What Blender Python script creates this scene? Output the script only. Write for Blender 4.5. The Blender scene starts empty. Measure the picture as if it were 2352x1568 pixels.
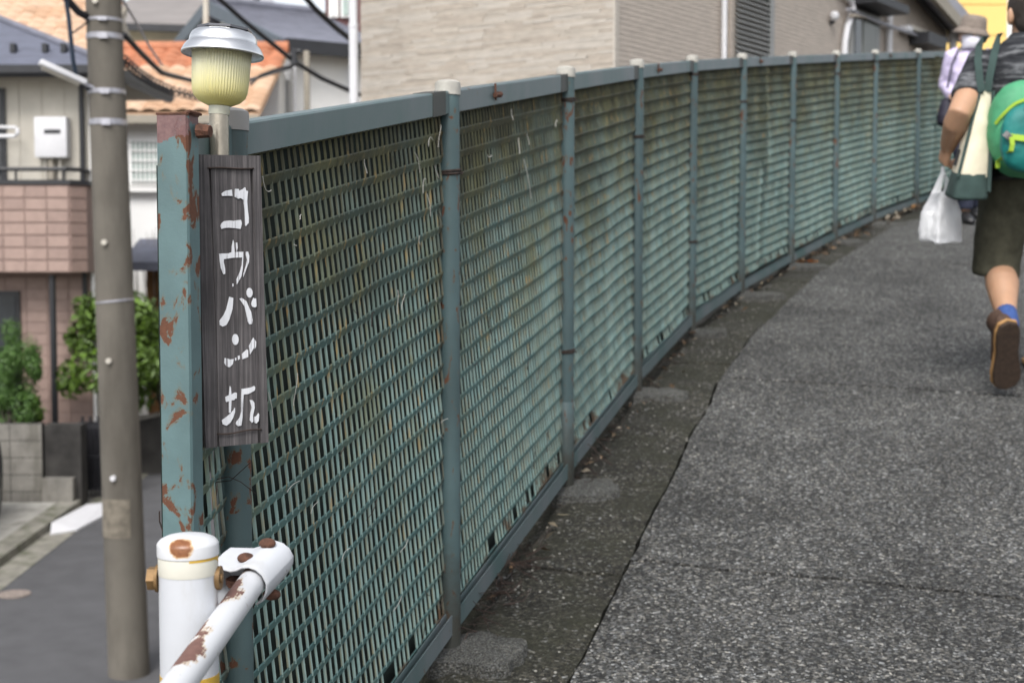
import bpy, bmesh, math, random
import numpy as np
from mathutils import Vector as V, Matrix, noise, Euler

# ------------------------------------------------------------------ camera, sky, sun, exposure
SC = bpy.context.scene
COL = SC.collection
random.seed(7)
EYE = 1.35
F = 3266.0
PITCH = math.radians(3.5)
CP, SP = math.cos(PITCH), math.sin(PITCH)

cam_d = bpy.data.cameras.new('camera')
cam = bpy.data.objects.new('camera', cam_d)
COL.objects.link(cam)
cam.location = (0, 0, EYE)
cam.rotation_euler = (math.radians(90) - PITCH, 0, 0)
cam_d.sensor_width = 36.0
cam_d.lens = 50.0
cam_d.clip_start = 0.05
cam_d.clip_end = 2000
cam_d.dof.use_dof = True
cam_d.dof.focus_distance = 1.95
cam_d.dof.aperture_fstop = 8.0
SC.camera = cam

SUN_EL, SUN_AZ = math.radians(50), math.radians(193)      # azimuth measured clockwise from +Y
w = bpy.data.worlds.new('World')
SC.world = w
w.use_nodes = True
wn = w.node_tree
wbg = wn.nodes['Background']
sky = wn.nodes.new('ShaderNodeTexSky')
sky.sky_type = 'NISHITA'
sky.sun_disc = False
sky.sun_elevation = SUN_EL
sky.sun_rotation = SUN_AZ
sky.air_density = 1.0
sky.dust_density = 3.0
hs = wn.nodes.new('ShaderNodeHueSaturation')
hs.inputs['Saturation'].default_value = 0.28
wn.links.new(sky.outputs[0], hs.inputs['Color'])
wn.links.new(hs.outputs[0], wbg.inputs['Color'])
wbg.inputs["Strength"].default_value = 0.14

sl = bpy.data.lights.new('sun', 'SUN')
sl.energy = 1.3
sl.angle = math.radians(25)
sl.color = (1.0, 0.97, 0.93)
sun = bpy.data.objects.new('sun', sl)
COL.objects.link(sun)
sd = V((math.sin(SUN_AZ) * math.cos(SUN_EL), math.cos(SUN_AZ) * math.cos(SUN_EL), math.sin(SUN_EL)))
sun.rotation_euler = sd.to_track_quat('Z', 'Y').to_euler()

SC.view_settings.view_transform = 'Standard'
SC.view_settings.look = 'None'
SC.view_settings.exposure = 0.88
SC.view_settings.gamma = 1.0
SC.view_settings.use_curve_mapping = False

# ------------------------------------------------------------------ measuring helpers
def at(u, v, Y):
    """World point seen at (u, v) of the 2352-wide picture, at ground distance Y."""
    x = (u - 1176) / F
    y = (784 - v) / F
    t = Y / (CP + y * SP)
    return V((x * t, Y, EYE + (-SP + y * CP) * t))

ZC = [8.92370620e-05, -2.51715612e-03, 1.70904082e-01, -1.32733176]
def path_z(Y):
    if Y > 22:
        return path_z(22) + 0.03 * (Y - 22)
    if Y < 0:
        return EYE + ZC[3] + 0.15 * Y
    return EYE + ((ZC[0] * Y + ZC[1]) * Y + ZC[2]) * Y + ZC[3]

def ground_z(Y):
    return EYE - 3.38 + 0.045 * (min(max(Y, -12), 24) - 11.3)

def hit(u, v, zf):
    lo, hi = 0.5, 60.0
    Y = lo
    while Y < hi:
        if at(u, v, Y).z < zf(Y):
            break
        Y += 0.01
    return at(u, v, Y)

# ------------------------------------------------------------------ object helpers
W = {}
def wloc(o):
    return W.get(o.name, V((0, 0, 0))) if o else V((0, 0, 0))

def thing(name, label, cat, loc, group=None, kind=None):
    o = bpy.data.objects.new(name, None)
    o.empty_display_size = 0.1
    COL.objects.link(o)
    o.location = loc
    W[o.name] = V(loc)
    if kind:
        o['kind'] = kind
    else:
        o['label'] = label
        o['category'] = cat
    if group:
        o['group'] = group
    return o

def add(name, bm, mat, parent=None, smooth=False, kind=None, label=None, origin=None):
    """bm is in world coordinates; the object keeps the origin of its parent unless origin is given."""
    pl = wloc(parent)
    org = V(origin) if origin is not None else pl
    bmesh.ops.translate(bm, verts=bm.verts, vec=-org)
    bmesh.ops.recalc_face_normals(bm, faces=bm.faces)
    me = bpy.data.meshes.new(name)
    bm.to_mesh(me)
    bm.free()
    if smooth:
        me.polygons.foreach_set('use_smooth', [True] * len(me.polygons))
        if smooth != 'all':
            try:
                me.set_sharp_from_angle(angle=math.radians(40))
            except Exception:
                pass
    if isinstance(mat, (list, tuple)):
        for m in mat:
            me.materials.append(m)
    else:
        me.materials.append(mat)
    o = bpy.data.objects.new(name, me)
    COL.objects.link(o)
    if parent:
        o.parent = parent
    o.location = org - pl
    W[o.name] = org
    if kind:
        o['kind'] = kind
    if label:
        o['label'] = label
    return o

def tag(o, label, cat, group=None):
    o['label'] = label
    o['category'] = cat
    if group:
        o['group'] = group
    return o

def inst(name, me, parent, loc, rot=(0, 0, 0), scale=(1, 1, 1)):
    o = bpy.data.objects.new(name, me)
    COL.objects.link(o)
    if parent:
        o.parent = parent
    o.location = V(loc) - wloc(parent)
    o.rotation_euler = rot
    o.scale = scale
    W[o.name] = V(loc)
    return o

def mesh_of(name, bm, mat, smooth=False):
    bmesh.ops.recalc_face_normals(bm, faces=bm.faces)
    me = bpy.data.meshes.new(name)
    bm.to_mesh(me)
    bm.free()
    me.materials.append(mat)
    if smooth:
        me.polygons.foreach_set('use_smooth', [True] * len(me.polygons))
    return me

# ------------------------------------------------------------------ shape helpers
def B():
    return bmesh.new()

def quad(bm, a, b, c, d):
    return bm.faces.new([bm.verts.new(p) for p in (a, b, c, d)])

def hexa(bm, p):
    """p: 8 points, bottom 4 then top 4 in the same order."""
    v = [bm.verts.new(q) for q in p]
    for f in ((0, 1, 2, 3), (4, 5, 6, 7), (0, 1, 5, 4), (1, 2, 6, 5), (2, 3, 7, 6), (3, 0, 4, 7)):
        bm.faces.new([v[i] for i in f])
    return v

def box(bm, x0, x1, y0, y1, z0, z1, bev=0.0):
    vs = hexa(bm, [(x0, y0, z0), (x1, y0, z0), (x1, y1, z0), (x0, y1, z0), (x0, y0, z1), (x1, y0, z1), (x1, y1, z1), (x0, y1, z1)])
    if bev:
        es = list({e for v in vs for e in v.link_edges})
        bmesh.ops.bevel(bm, geom=es, offset=bev, segments=2, affect='EDGES', profile=0.6)

def obox(bm, c, ax, ay, az, bev=0.0):
    """box centred on c with half-axis vectors."""
    c, ax, ay, az = V(c), V(ax), V(ay), V(az)
    vs = hexa(bm, [c - ax - ay - az, c + ax - ay - az, c + ax + ay - az, c - ax + ay - az,
                   c - ax - ay + az, c + ax - ay + az, c + ax + ay + az, c - ax + ay + az])
    if bev:
        es = list({e for v in vs for e in v.link_edges})
        bmesh.ops.bevel(bm, geom=es, offset=bev, segments=2, affect='EDGES', profile=0.6)

def prism(bm, pts, vec):
    """closed prism over a planar polygon."""
    vec = V(vec)
    a = [bm.verts.new(p) for p in pts]
    b = [bm.verts.new(V(p) + vec) for p in pts]
    bm.faces.new(a)
    bm.faces.new(b[::-1])
    n = len(a)
    for i in range(n):
        j = (i + 1) % n
        bm.faces.new((a[i], a[j], b[j], b[i]))

def frames(pts):
    fr = []
    n = len(pts)
    ref = None
    for i in range(n):
        t = (pts[min(i + 1, n - 1)] - pts[max(i - 1, 0)]).normalized()
        if ref is None:
            ref = V((0, 0, 1)) if abs(t.z) < 0.9 else V((0, 1, 0))
        s = t.cross(ref).normalized()
        r = s.cross(t).normalized()
        ref = r
        fr.append((t, s, r))
    return fr

def tube(bm, pts, r, n=10, cap=True):
    pts = [V(p) for p in pts]
    rs = r if isinstance(r, (list, tuple)) else [r] * len(pts)
    rings = []
    for p, rr, (t, s, q) in zip(pts, rs, frames(pts)):
        rings.append([bm.verts.new(p + s * (rr * math.cos(2 * math.pi * k / n)) + q * (rr * math.sin(2 * math.pi * k / n))) for k in range(n)])
    skin(bm, rings, cap)

def skin(bm, rings, cap=True):
    n = len(rings[0])
    for a, b in zip(rings, rings[1:]):
        for k in range(n):
            j = (k + 1) % n
            bm.faces.new((a[k], a[j], b[j], b[k]))
    if cap:
        bm.faces.new(rings[0][::-1])
        bm.faces.new(rings[-1])

def limb(bm, pts, rad, n=14, side=(1, 0, 0)):
    """loft with elliptical rings: rad = [(across side, other)], side fixed in the world."""
    pts = [V(p) for p in pts]
    side = V(side)
    rings = []
    m = len(pts)
    for i, p in enumerate(pts):
        t = (pts[min(i + 1, m - 1)] - pts[max(i - 1, 0)]).normalized()
        s = (side - t * side.dot(t)).normalized()
        q = t.cross(s).normalized()
        a, b = rad[i] if isinstance(rad[i], (list, tuple)) else (rad[i], rad[i])
        rings.append([bm.verts.new(p + s * (a * math.cos(2 * math.pi * k / n)) + q * (b * math.sin(2 * math.pi * k / n))) for k in range(n)])
    skin(bm, rings)

def ball(bm, c, rx, ry=None, rz=None, rot=None, seg=16):
    ry = rx if ry is None else ry
    rz = rx if rz is None else rz
    m = Matrix.Translation(V(c)) @ (rot.to_4x4() if rot is not None else Matrix.Identity(4)) @ Matrix.Diagonal((rx, ry, rz, 1))
    bmesh.ops.create_uvsphere(bm, u_segments=seg, v_segments=max(8, seg * 2 // 3), radius=1.0, matrix=m)

def lathe(bm, prof, origin, rot=None, n=32, rmod=None):
    origin = V(origin)
    rings = []
    for r, z in prof:
        ring = []
        for k in range(n):
            a = 2 * math.pi * k / n
            rr = r * (rmod(k, r, z) if rmod else 1.0)
            p = V((rr * math.cos(a), rr * math.sin(a), z))
            ring.append(bm.verts.new(origin + (rot @ p if rot is not None else p)))
        rings.append(ring)
    skin(bm, rings)

# ------------------------------------------------------------------ materials
def nd(nt, typ, **kw):
    n = nt.nodes.new(typ)
    for k, v in kw.items():
        setattr(n, k, v)
    return n

def ramp(nt, fac, stops, interp='LINEAR'):
    r = nt.nodes.new('ShaderNodeValToRGB')
    r.color_ramp.interpolation = interp
    e = r.color_ramp.elements
    while len(e) > 1:
        e.remove(e[-1])
    for i, (p, c) in enumerate(stops):
        x = e[0] if i == 0 else e.new(p)
        x.position = p
        x.color = (c, c, c, 1) if not isinstance(c, (tuple, list)) else (*c, 1)
    nt.links.new(fac, r.inputs[0])
    return r.outputs[0]

def mixc(nt, fac, a, b, blend='MIX'):
    m = nt.nodes.new('ShaderNodeMix')
    m.data_type = 'RGBA'
    m.blend_type = blend
    for sock, val in ((m.inputs[0], fac), (m.inputs[6], a), (m.inputs[7], b)):
        if hasattr(val, 'is_output'):
            nt.links.new(val, sock)
        elif isinstance(val, (tuple, list)):
            sock.default_value = (*val, 1)
        else:
            sock.default_value = val
    return m.outputs[2]

def math_(nt, op, a, b=0.0):
    m = nt.nodes.new('ShaderNodeMath')
    m.operation = op
    for sock, val in ((m.inputs[0], a), (m.inputs[1], b)):
        if hasattr(val, 'is_output'):
            nt.links.new(val, sock)
        else:
            sock.default_value = val
    return m.outputs[0]

def coords(nt, scale=(1, 1, 1), offs=(0, 0, 0), space='world'):
    if space == 'world':
        out = nt.nodes.new('ShaderNodeNewGeometry').outputs['Position']
    else:
        out = nt.nodes.new('ShaderNodeTexCoord').outputs['Object']
    mp = nt.nodes.new('ShaderNodeMapping')
    mp.inputs['Scale'].default_value = scale
    mp.inputs['Location'].default_value = offs
    nt.links.new(out, mp.inputs[0])
    return mp.outputs[0]

def noise_(nt, vec, scale, detail=4, rough=0.6, dist=0.0):
    n = nt.nodes.new('ShaderNodeTexNoise')
    n.inputs['Scale'].default_value = scale
    n.inputs['Detail'].default_value = detail
    n.inputs['Roughness'].default_value = rough
    n.inputs['Distortion'].default_value = dist
    nt.links.new(vec, n.inputs['Vector'])
    return n.outputs['Fac']

def voro(nt, vec, scale, out='Color', feature='F1', rnd=1.0):
    n = nt.nodes.new('ShaderNodeTexVoronoi')
    n.feature = feature
    n.inputs['Scale'].default_value = scale
    n.inputs['Randomness'].default_value = rnd
    nt.links.new(vec, n.inputs['Vector'])
    return n.outputs[out]

def bump(nt, h, strength, dist=0.002, prev=None):
    b = nt.nodes.new('ShaderNodeBump')
    b.inputs['Strength'].default_value = strength
    b.inputs['Distance'].default_value = dist
    nt.links.new(h, b.inputs['Height'])
    if prev is not None:
        nt.links.new(prev, b.inputs['Normal'])
    return b.outputs[0]

def start(name):
    m = bpy.data.materials.new(name)
    m.use_nodes = True
    nt = m.node_tree
    return m, nt, nt.nodes['Principled BSDF']

def put(nt, bs, sock, val):
    if hasattr(val, 'is_output'):
        nt.links.new(val, bs.inputs[sock])
    elif isinstance(val, (tuple, list)):
        bs.inputs[sock].default_value = (*val, 1)
    else:
        bs.inputs[sock].default_value = val

def mat(name, col, rough=0.6, metal=0.0, var=0.2, vs=6.0, bmp=0.0, bs_=60.0, stretch=(1, 1, 1), rust=None, dirt=None,
        stripes=None, col2=None, spec=0.5, trans=0.0, offs=(0, 0, 0)):
    """general weathered surface. rust=(threshold, scale, stretch_z); dirt=(colour, amount, scale); stripes=(axis scale tuple, colour, width)"""
    m, nt, b = start(name)
    vec = coords(nt, stretch, offs)
    n = noise_(nt, vec, vs, 5)
    lo = tuple(c * (1 - var) for c in col)
    hi = tuple(c * (1 + var) for c in (col2 or col))
    c = mixc(nt, ramp(nt, n, [(0.3, 0.0), (0.7, 1.0)]), lo, hi)
    if dirt:
        dn = noise_(nt, coords(nt, (1, 1, 0.25), (3, 1, 2)), dirt[2], 6, 0.65)
        c = mixc(nt, ramp(nt, dn, [(1 - dirt[1] - 0.08, 0.0), (1 - dirt[1] + 0.15, 0.85)]), c, dirt[0])
    rg = rough
    h = None
    if rust:
        rv = coords(nt, (1, 1, rust[2]), (7, 3, 5))
        rn = noise_(nt, rv, rust[1], 6, 0.62, 0.4)
        t = rust[0]
        edge = ramp(nt, rn, [(t - 0.035, 0.0), (t, 0.8)])
        core = ramp(nt, rn, [(t, 0.0), (t + 0.012, 1.0)])
        rc = mixc(nt, noise_(nt, coords(nt), 260, 3), (0.065, 0.028, 0.018), (0.15, 0.060, 0.030))
        c = mixc(nt, edge, c, tuple(0.6 * x + y for x, y in zip(col, (0.06, 0.03, 0.0))))
        c = mixc(nt, core, c, rc)
        rg = mixc(nt, core, (rough,) * 3, (0.9,) * 3)
        h = core
    put(nt, b, 'Base Color', c)
    put(nt, b, 'Roughness', rg)
    put(nt, b, 'Metallic', metal)
    put(nt, b, 'Specular IOR Level', spec)
    if trans:
        put(nt, b, 'Transmission Weight', trans)
    nrm = None
    if bmp:
        nrm = bump(nt, noise_(nt, vec, bs_, 4), bmp, 0.004)
    if h is not None:
        nrm = bump(nt, h, 0.35, -0.0008, nrm)
    if nrm is not None:
        put(nt, b, 'Normal', nrm)
    return m

def asphalt(name, dark, light, moss=0.0, bright=0.35, scale=150, gain=1.0):
    m, nt, b = start(name)
    vec = coords(nt)
    wob = nt.nodes.new('ShaderNodeTexNoise')
    wob.inputs['Scale'].default_value = 55
    nt.links.new(vec, wob.inputs['Vector'])
    vv = mixc(nt, 0.012, vec, wob.outputs['Color'], 'ADD')
    c1 = voro(nt, vv, scale)
    sep = nt.nodes.new('ShaderNodeSeparateColor')
    nt.links.new(c1, sep.inputs[0])
    c2 = voro(nt, vec, scale * 2.3)
    sep2 = nt.nodes.new('ShaderNodeSeparateColor')
    nt.links.new(c2, sep2.inputs[0])
    base = ramp(nt, sep.outputs[0], [(0.0, tuple(x * 0.5 for x in dark)), (0.35, dark), (0.72, light), (0.9, tuple(x * 1.5 for x in light)), (1.0, (bright, bright * 0.98, bright * 0.93))])
    fine = ramp(nt, sep2.outputs[1], [(0.0, 0.55), (0.6, 1.0), (1.0, 1.6)])
    c = mixc(nt, 0.85, base, fine, 'MULTIPLY')
    tint = mixc(nt, sep.outputs[1], (1.0, 0.97, 0.9), (0.93, 0.98, 1.05))
    c = mixc(nt, 1.0, c, tint, 'MULTIPLY')
    # worn binder and stains
    st = noise_(nt, vec, 1.7, 6, 0.65)
    c = mixc(nt, 1.0, c, ramp(nt, st, [(0.30, 0.62 * gain), (0.5, 0.98 * gain), (0.70, 1.25 * gain)]), 'MULTIPLY')
    st2 = noise_(nt, vec, 9, 5, 0.7)
    c = mixc(nt, 1.0, c, ramp(nt, st2, [(0.3, 0.78), (0.7, 1.15)]), 'MULTIPLY')
    if moss:
        mn = noise_(nt, coords(nt, (1, 1, 1), (4, 9, 1)), 5.5, 7, 0.7)
        mk = ramp(nt, mn, [(0.62 - moss * 0.4, 0.0), (0.78 - moss * 0.3, 1.0)])
        mc = mixc(nt, sep2.outputs[0], (0.016, 0.016, 0.011), (0.042, 0.043, 0.026))
        c = mixc(nt, math_(nt, 'MULTIPLY', mk, 0.8), c, mc)
    put(nt, b, 'Base Color', c)
    put(nt, b, 'Roughness', 0.85)
    put(nt, b, 'Specular IOR Level', 0.3)
    d = voro(nt, vv, scale, 'Distance')
    hgt = math_(nt, 'ADD', math_(nt, 'MULTIPLY', sep.outputs[2], 0.8), math_(nt, 'MULTIPLY', d, -0.9))
    put(nt, b, 'Normal', bump(nt, hgt, 0.75, 0.006))
    return m

M = {}
M['path'] = asphalt('asphalt_path', (0.036, 0.036, 0.035), (0.108, 0.106, 0.101), bright=0.38, scale=165)
M['strip'] = asphalt('mossy_asphalt', (0.024, 0.023, 0.019), (0.062, 0.058, 0.047), moss=0.55, bright=0.27)
M['soil'] = mat('dark_soil', (0.010, 0.009, 0.007), 0.95, var=0.6, vs=40, bmp=0.8, bs_=120)
M['footing'] = asphalt('rough_mortar', (0.075, 0.074, 0.068), (0.145, 0.143, 0.132), moss=0.2, bright=0.25, scale=420) if 'asphalt' in globals() else mat('rough_concrete', (0.085, 0.085, 0.08), 0.92, var=0.35, vs=14, bmp=0.5, bs_=160, dirt=((0.03, 0.03, 0.02), 0.45, 9))
M['road'] = mat('lower_asphalt', (0.078, 0.078, 0.083), 0.85, var=0.15, vs=3, bmp=0.3, bs_=200)
M['ground'] = mat('earth', (0.16, 0.155, 0.14), 0.95, var=0.25, vs=0.6)
M['conc'] = mat('pale_concrete', (0.34, 0.33, 0.30), 0.9, var=0.2, vs=5, bmp=0.3, bs_=60, dirt=((0.12, 0.11, 0.09), 0.42, 2.5))
M['kerb'] = mat('kerb_concrete', (0.22, 0.21, 0.18), 0.9, var=0.3, vs=6, dirt=((0.06, 0.07, 0.03), 0.45, 4))
M['wallconc'] = mat('retaining_concrete', (0.2, 0.19, 0.17), 0.9, var=0.3, vs=2, dirt=((0.04, 0.04, 0.03), 0.5, 1.5))
M['teal'] = mat('teal_paint', (0.060, 0.100, 0.106), 0.5, var=0.28, vs=7, stretch=(1, 1, 0.5), rust=(0.612, 30, 0.4), bmp=0.06, bs_=300)
M['rail'] = mat('faded_teal_rail', (0.135, 0.155, 0.165), 0.45, var=0.0, col2=(0.058, 0.112, 0.110), vs=5, stretch=(1, 1, 0.35), rust=(0.70, 28, 0.7), bmp=0.05, bs_=200)
M['endpost'] = mat('light_teal_rusty', (0.085, 0.143, 0.148), 0.55, var=0.22, vs=9, rust=(0.572, 32, 0.6), bmp=0.08, bs_=260)
def basedirt(name):
    nt = M[name].node_tree
    b = nt.nodes['Principled BSDF']
    old = b.inputs['Base Color'].links[0].from_socket
    a = nt.nodes.new('ShaderNodeAttribute')
    a.attribute_name = 'hv'
    k = math_(nt, 'ADD', a.outputs['Fac'], math_(nt, 'MULTIPLY', math_(nt, 'SUBTRACT', noise_(nt, coords(nt), 18, 5, .7), .5), .28))
    c = mixc(nt, ramp(nt, k, [(0.05, .92), (0.13, .55), (0.24, 0.0)]), old, (0.035, 0.033, 0.026))
    nt.links.new(c, b.inputs['Base Color'])
basedirt('teal')
M['tealspeck'] = mat('teal_paint_specked', (0.062, 0.102, 0.107), 0.5, var=0.28, vs=7, stretch=(1, 1, 0.5), rust=(0.615, 62, 0.45), bmp=0.06, bs_=300)
basedirt('tealspeck')
M['tealrust'] = mat('teal_paint_blotched', (0.066, 0.105, 0.108), 0.5, var=0.3, vs=7, stretch=(1, 1, 0.6), rust=(0.585, 30, 0.8), bmp=0.08, bs_=300)
def toprust(name, ztop):
    m = M[name]
    nt = m.node_tree
    b = nt.nodes['Principled BSDF']
    old = b.inputs['Base Color'].links[0].from_socket
    vec = coords(nt)
    sx = nt.nodes.new('ShaderNodeSeparateXYZ')
    nt.links.new(vec, sx.inputs[0])
    h = math_(nt, 'MULTIPLY', math_(nt, 'SUBTRACT', ztop, sx.outputs[2]), 22.0)
    k = math_(nt, 'ADD', h, math_(nt, 'MULTIPLY', math_(nt, 'SUBTRACT', noise_(nt, vec, 42, 5, .65), .5), 3.4))
    f = ramp(nt, k, [(0.50, 1.0), (0.56, 0.0)])
    c = mixc(nt, f, old, mixc(nt, noise_(nt, vec, 150, 4), (0.07, 0.035, 0.04), (0.23, 0.13, 0.12)))
    nt.links.new(c, b.inputs['Base Color'])
M['cap'] = mat('cream_plastic', (0.40, 0.385, 0.345), 0.55, var=0.2, vs=30)
M['greycap'] = mat('grey_plastic', (0.3, 0.29, 0.28), 0.6, var=0.1)
M['rust'] = mat('rusty_iron', (0.085, 0.035, 0.02), 0.85, var=0.5, vs=120, bmp=0.5, bs_=400)
M['darkwire'] = mat('rusty_wire', (0.035, 0.022, 0.017), 0.8, var=0.5, vs=90)
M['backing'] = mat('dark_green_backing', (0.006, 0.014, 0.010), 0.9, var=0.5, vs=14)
M['brass'] = mat('brown_plated_bolt', (0.20, 0.12, 0.05), 0.6, metal=0.4, var=0.3, vs=60)
M['white'] = mat('white_rusty_paint', (0.58, 0.59, 0.61), 0.35, var=0.03, vs=12, rust=(0.655, 21, 1.0), bmp=0.04, bs_=150)
M['capwhite'] = mat('white_cap_paint', (0.58, 0.59, 0.61), 0.35, var=0.05, vs=30, rust=(0.70, 60, 1.0))
def spot(name, c, r):
    nt = M[name].node_tree
    b = nt.nodes['Principled BSDF']
    old = b.inputs['Base Color'].links[0].from_socket
    vec = coords(nt)
    dn = nt.nodes.new('ShaderNodeVectorMath')
    dn.operation = 'DISTANCE'
    nt.links.new(vec, dn.inputs[0])
    dn.inputs[1].default_value = c
    k = math_(nt, 'ADD', math_(nt, 'MULTIPLY', dn.outputs['Value'], 1.0 / r), math_(nt, 'MULTIPLY', math_(nt, 'SUBTRACT', noise_(nt, vec, 70, 5, .7), .5), 1.3))
    c1 = mixc(nt, ramp(nt, k, [(0.85, 1.0), (1.0, 0.0)]), old, (0.50, 0.33, 0.18))
    c2 = mixc(nt, ramp(nt, k, [(0.72, 1.0), (0.82, 0.0)]), c1, mixc(nt, noise_(nt, vec, 240, 3), (0.11, 0.035, 0.012), (0.30, 0.12, 0.045)))
    nt.links.new(c2, b.inputs['Base Color'])
spot('capwhite', at(414, 1256, 1.437), .0135)
def pipe_mat():
    m, nt, b = start('white_pipe_rusted_on_top')
    vec = coords(nt)
    g = nt.nodes.new('ShaderNodeNewGeometry')
    sx = nt.nodes.new('ShaderNodeSeparateXYZ')
    nt.links.new(g.outputs['True Normal'], sx.inputs[0])
    up = math_(nt, 'SUBTRACT', math_(nt, 'MULTIPLY', sx.outputs[2], .75), math_(nt, 'MULTIPLY', sx.outputs[0], .65))
    n1 = noise_(nt, coords(nt, (1, .75, 1), (0.031, 0.012, 0)), 19, 6, 0.6, .3)
    k = math_(nt, 'ADD', n1, math_(nt, 'MULTIPLY', math_(nt, 'SUBTRACT', up, 0.9), .16))
    edge = ramp(nt, k, [(0.455, 0.0), (0.482, .7)])
    core = ramp(nt, k, [(0.482, 0.0), (0.496, 1.0)])
    base = mixc(nt, ramp(nt, noise_(nt, vec, 90, 5, .7), [(0.62, 0.0), (0.68, 1.0)]), (0.57, 0.58, 0.60), (0.34, 0.33, 0.31))
    c = mixc(nt, edge, base, (0.52, 0.40, 0.24))
    c = mixc(nt, core, c, mixc(nt, noise_(nt, vec, 130, 4), (0.085, 0.040, 0.032), (0.20, 0.105, 0.085)))
    put(nt, b, 'Base Color', c)
    put(nt, b, 'Roughness', mixc(nt, core, (.35,) * 3, (.85,) * 3))
    put(nt, b, 'Normal', bump(nt, core, .4, -.0008))
    return m
M['pipe'] = pipe_mat()
M['whitepost'] = mat('white_paint', (0.50, 0.515, 0.545), 0.45, var=0.05, vs=10, rust=(0.70, 40, 1.0), dirt=((0.40, 0.39, 0.36), 0.40, 14))
M['whitetape'] = mat('yellowed_tape', (0.56, 0.545, 0.475), 0.4, var=0.04, vs=30)
M['yellowband'] = mat('yellow_reflective_tape', (0.50, 0.31, 0.04), 0.5, var=0.2, vs=20)

def panel_mat():
    m, nt, b = start('mossy_teal_mesh')
    at_ = nt.nodes.new('ShaderNodeAttribute')
    at_.attribute_name = 'hv'
    hv = at_.outputs['Fac']
    vec = coords(nt)
    c = mixc(nt, ramp(nt, noise_(nt, vec, 5, 4), [(0.35, 0.0), (0.65, 1.0)]), (0.060, 0.135, 0.134), (0.092, 0.178, 0.170))
    fine = noise_(nt, coords(nt, (1, 1, 0.12)), 95, 3, 0.6)
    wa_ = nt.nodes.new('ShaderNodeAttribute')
    wa_.attribute_name = 'lit_ochre'
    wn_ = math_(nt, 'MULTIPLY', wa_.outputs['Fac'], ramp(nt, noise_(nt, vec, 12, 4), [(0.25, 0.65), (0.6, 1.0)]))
    pale = ramp(nt, wa_.outputs['Fac'], [(0.52, (0.25, 0.185, 0.075)), (0.74, (0.33, 0.34, 0.27)), (0.86, (0.31, 0.425, 0.395))])  # strands paled in colour to look sky-lit against the bands; ochre left edges
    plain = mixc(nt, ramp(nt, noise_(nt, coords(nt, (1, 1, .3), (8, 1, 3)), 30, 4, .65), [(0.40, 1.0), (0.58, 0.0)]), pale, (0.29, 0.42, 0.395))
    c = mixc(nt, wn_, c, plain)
    # algae near the top
    big = noise_(nt, vec, 3.3, 6, 0.7)
    k = math_(nt, 'ADD', hv, math_(nt, 'MULTIPLY', math_(nt, 'SUBTRACT', big, 0.5), 0.75))
    alg = ramp(nt, k, [(0.46, 0.0), (0.74, 0.55), (0.97, 0.97)])
    ac = mixc(nt, fine, (0.014, 0.015, 0.007), (0.090, 0.084, 0.038))
    c = mixc(nt, alg, c, ac)
    lch = math_(nt, 'MULTIPLY', ramp(nt, noise_(nt, coords(nt, (1, 1, .7), (2, 2, 2)), 7.5, 6, .7), [(0.48, 0.0), (0.62, 1.0)]), ramp(nt, hv, [(0.3, 0.15), (0.6, 0.75), (0.9, .5)]))
    c = mixc(nt, math_(nt, 'MULTIPLY', lch, .7), c, (0.17, 0.165, 0.065))
    # ochre lichen and rust lines on single strands
    och = math_(nt, 'MULTIPLY', ramp(nt, fine, [(0.6, 0.0), (0.68, 1.0)]), ramp(nt, k, [(0.15, 0.25), (0.6, 0.9), (0.95, 0.5)]))
    oc = mixc(nt, noise_(nt, vec, 21, 3), (0.33, 0.12, 0.025), (0.42, 0.36, 0.13))
    c = mixc(nt, math_(nt, 'MULTIPLY', och, 0.8), c, oc)
    # rusted, grimy side edges beside the posts
    ea = nt.nodes.new('ShaderNodeAttribute')
    ea.attribute_name = 'edge'
    ke = math_(nt, 'ADD', ea.outputs['Fac'], math_(nt, 'MULTIPLY', math_(nt, 'SUBTRACT', noise_(nt, coords(nt, (1, 1, .5), (5, 5, 5)), 16, 5, .7), .5), .10))
    c = mixc(nt, ramp(nt, ke, [(0.008, .85), (0.035, .5), (0.06, 0.0)]), c, mixc(nt, fine, (0.022, 0.017, 0.009), (0.11, 0.06, 0.022)))
    # rust eaten edge along the bottom
    kb = math_(nt, 'ADD', math_(nt, 'ADD', hv, 0.028), math_(nt, 'MULTIPLY', math_(nt, 'SUBTRACT', noise_(nt, vec, 9, 5, 0.7), 0.5), -0.36))
    rb = ramp(nt, kb, [(0.0, 0.9), (0.018, 0.7), (0.04, 0.0)])
    c = mixc(nt, rb, c, mixc(nt, noise_(nt, vec, 60, 3), (0.03, 0.018, 0.010), (0.14, 0.065, 0.025)))
    put(nt, b, 'Base Color', c)
    put(nt, b, 'Roughness', 0.6)
    put(nt, b, 'Specular IOR Level', 0.35)
    return m
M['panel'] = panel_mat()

def wood_mat(name, a, bcol, sc=(240, 240, 5)):
    m, nt, b = start(name)
    tc = coords(nt, sc, space='object')
    n = noise_(nt, tc, 1.0, 6, 0.7, 0.3)
    c = ramp(nt, n, [(0.25, tuple(x * 0.55 for x in a)), (0.48, a), (0.75, bcol)])
    n2 = noise_(nt, coords(nt), 14, 4)
    c = mixc(nt, 1.0, c, ramp(nt, n2, [(0.3, 0.75), (0.7, 1.15)]), 'MULTIPLY')
    put(nt, b, 'Base Color', c)
    put(nt, b, 'Roughness', 0.9)
    put(nt, b, 'Specular IOR Level', 0.25)
    put(nt, b, 'Normal', bump(nt, n, 0.6, 0.002))
    return m
M['wood'] = wood_mat('weathered_grey_wood', (0.072, 0.067, 0.069), (0.185, 0.170, 0.170))

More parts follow.
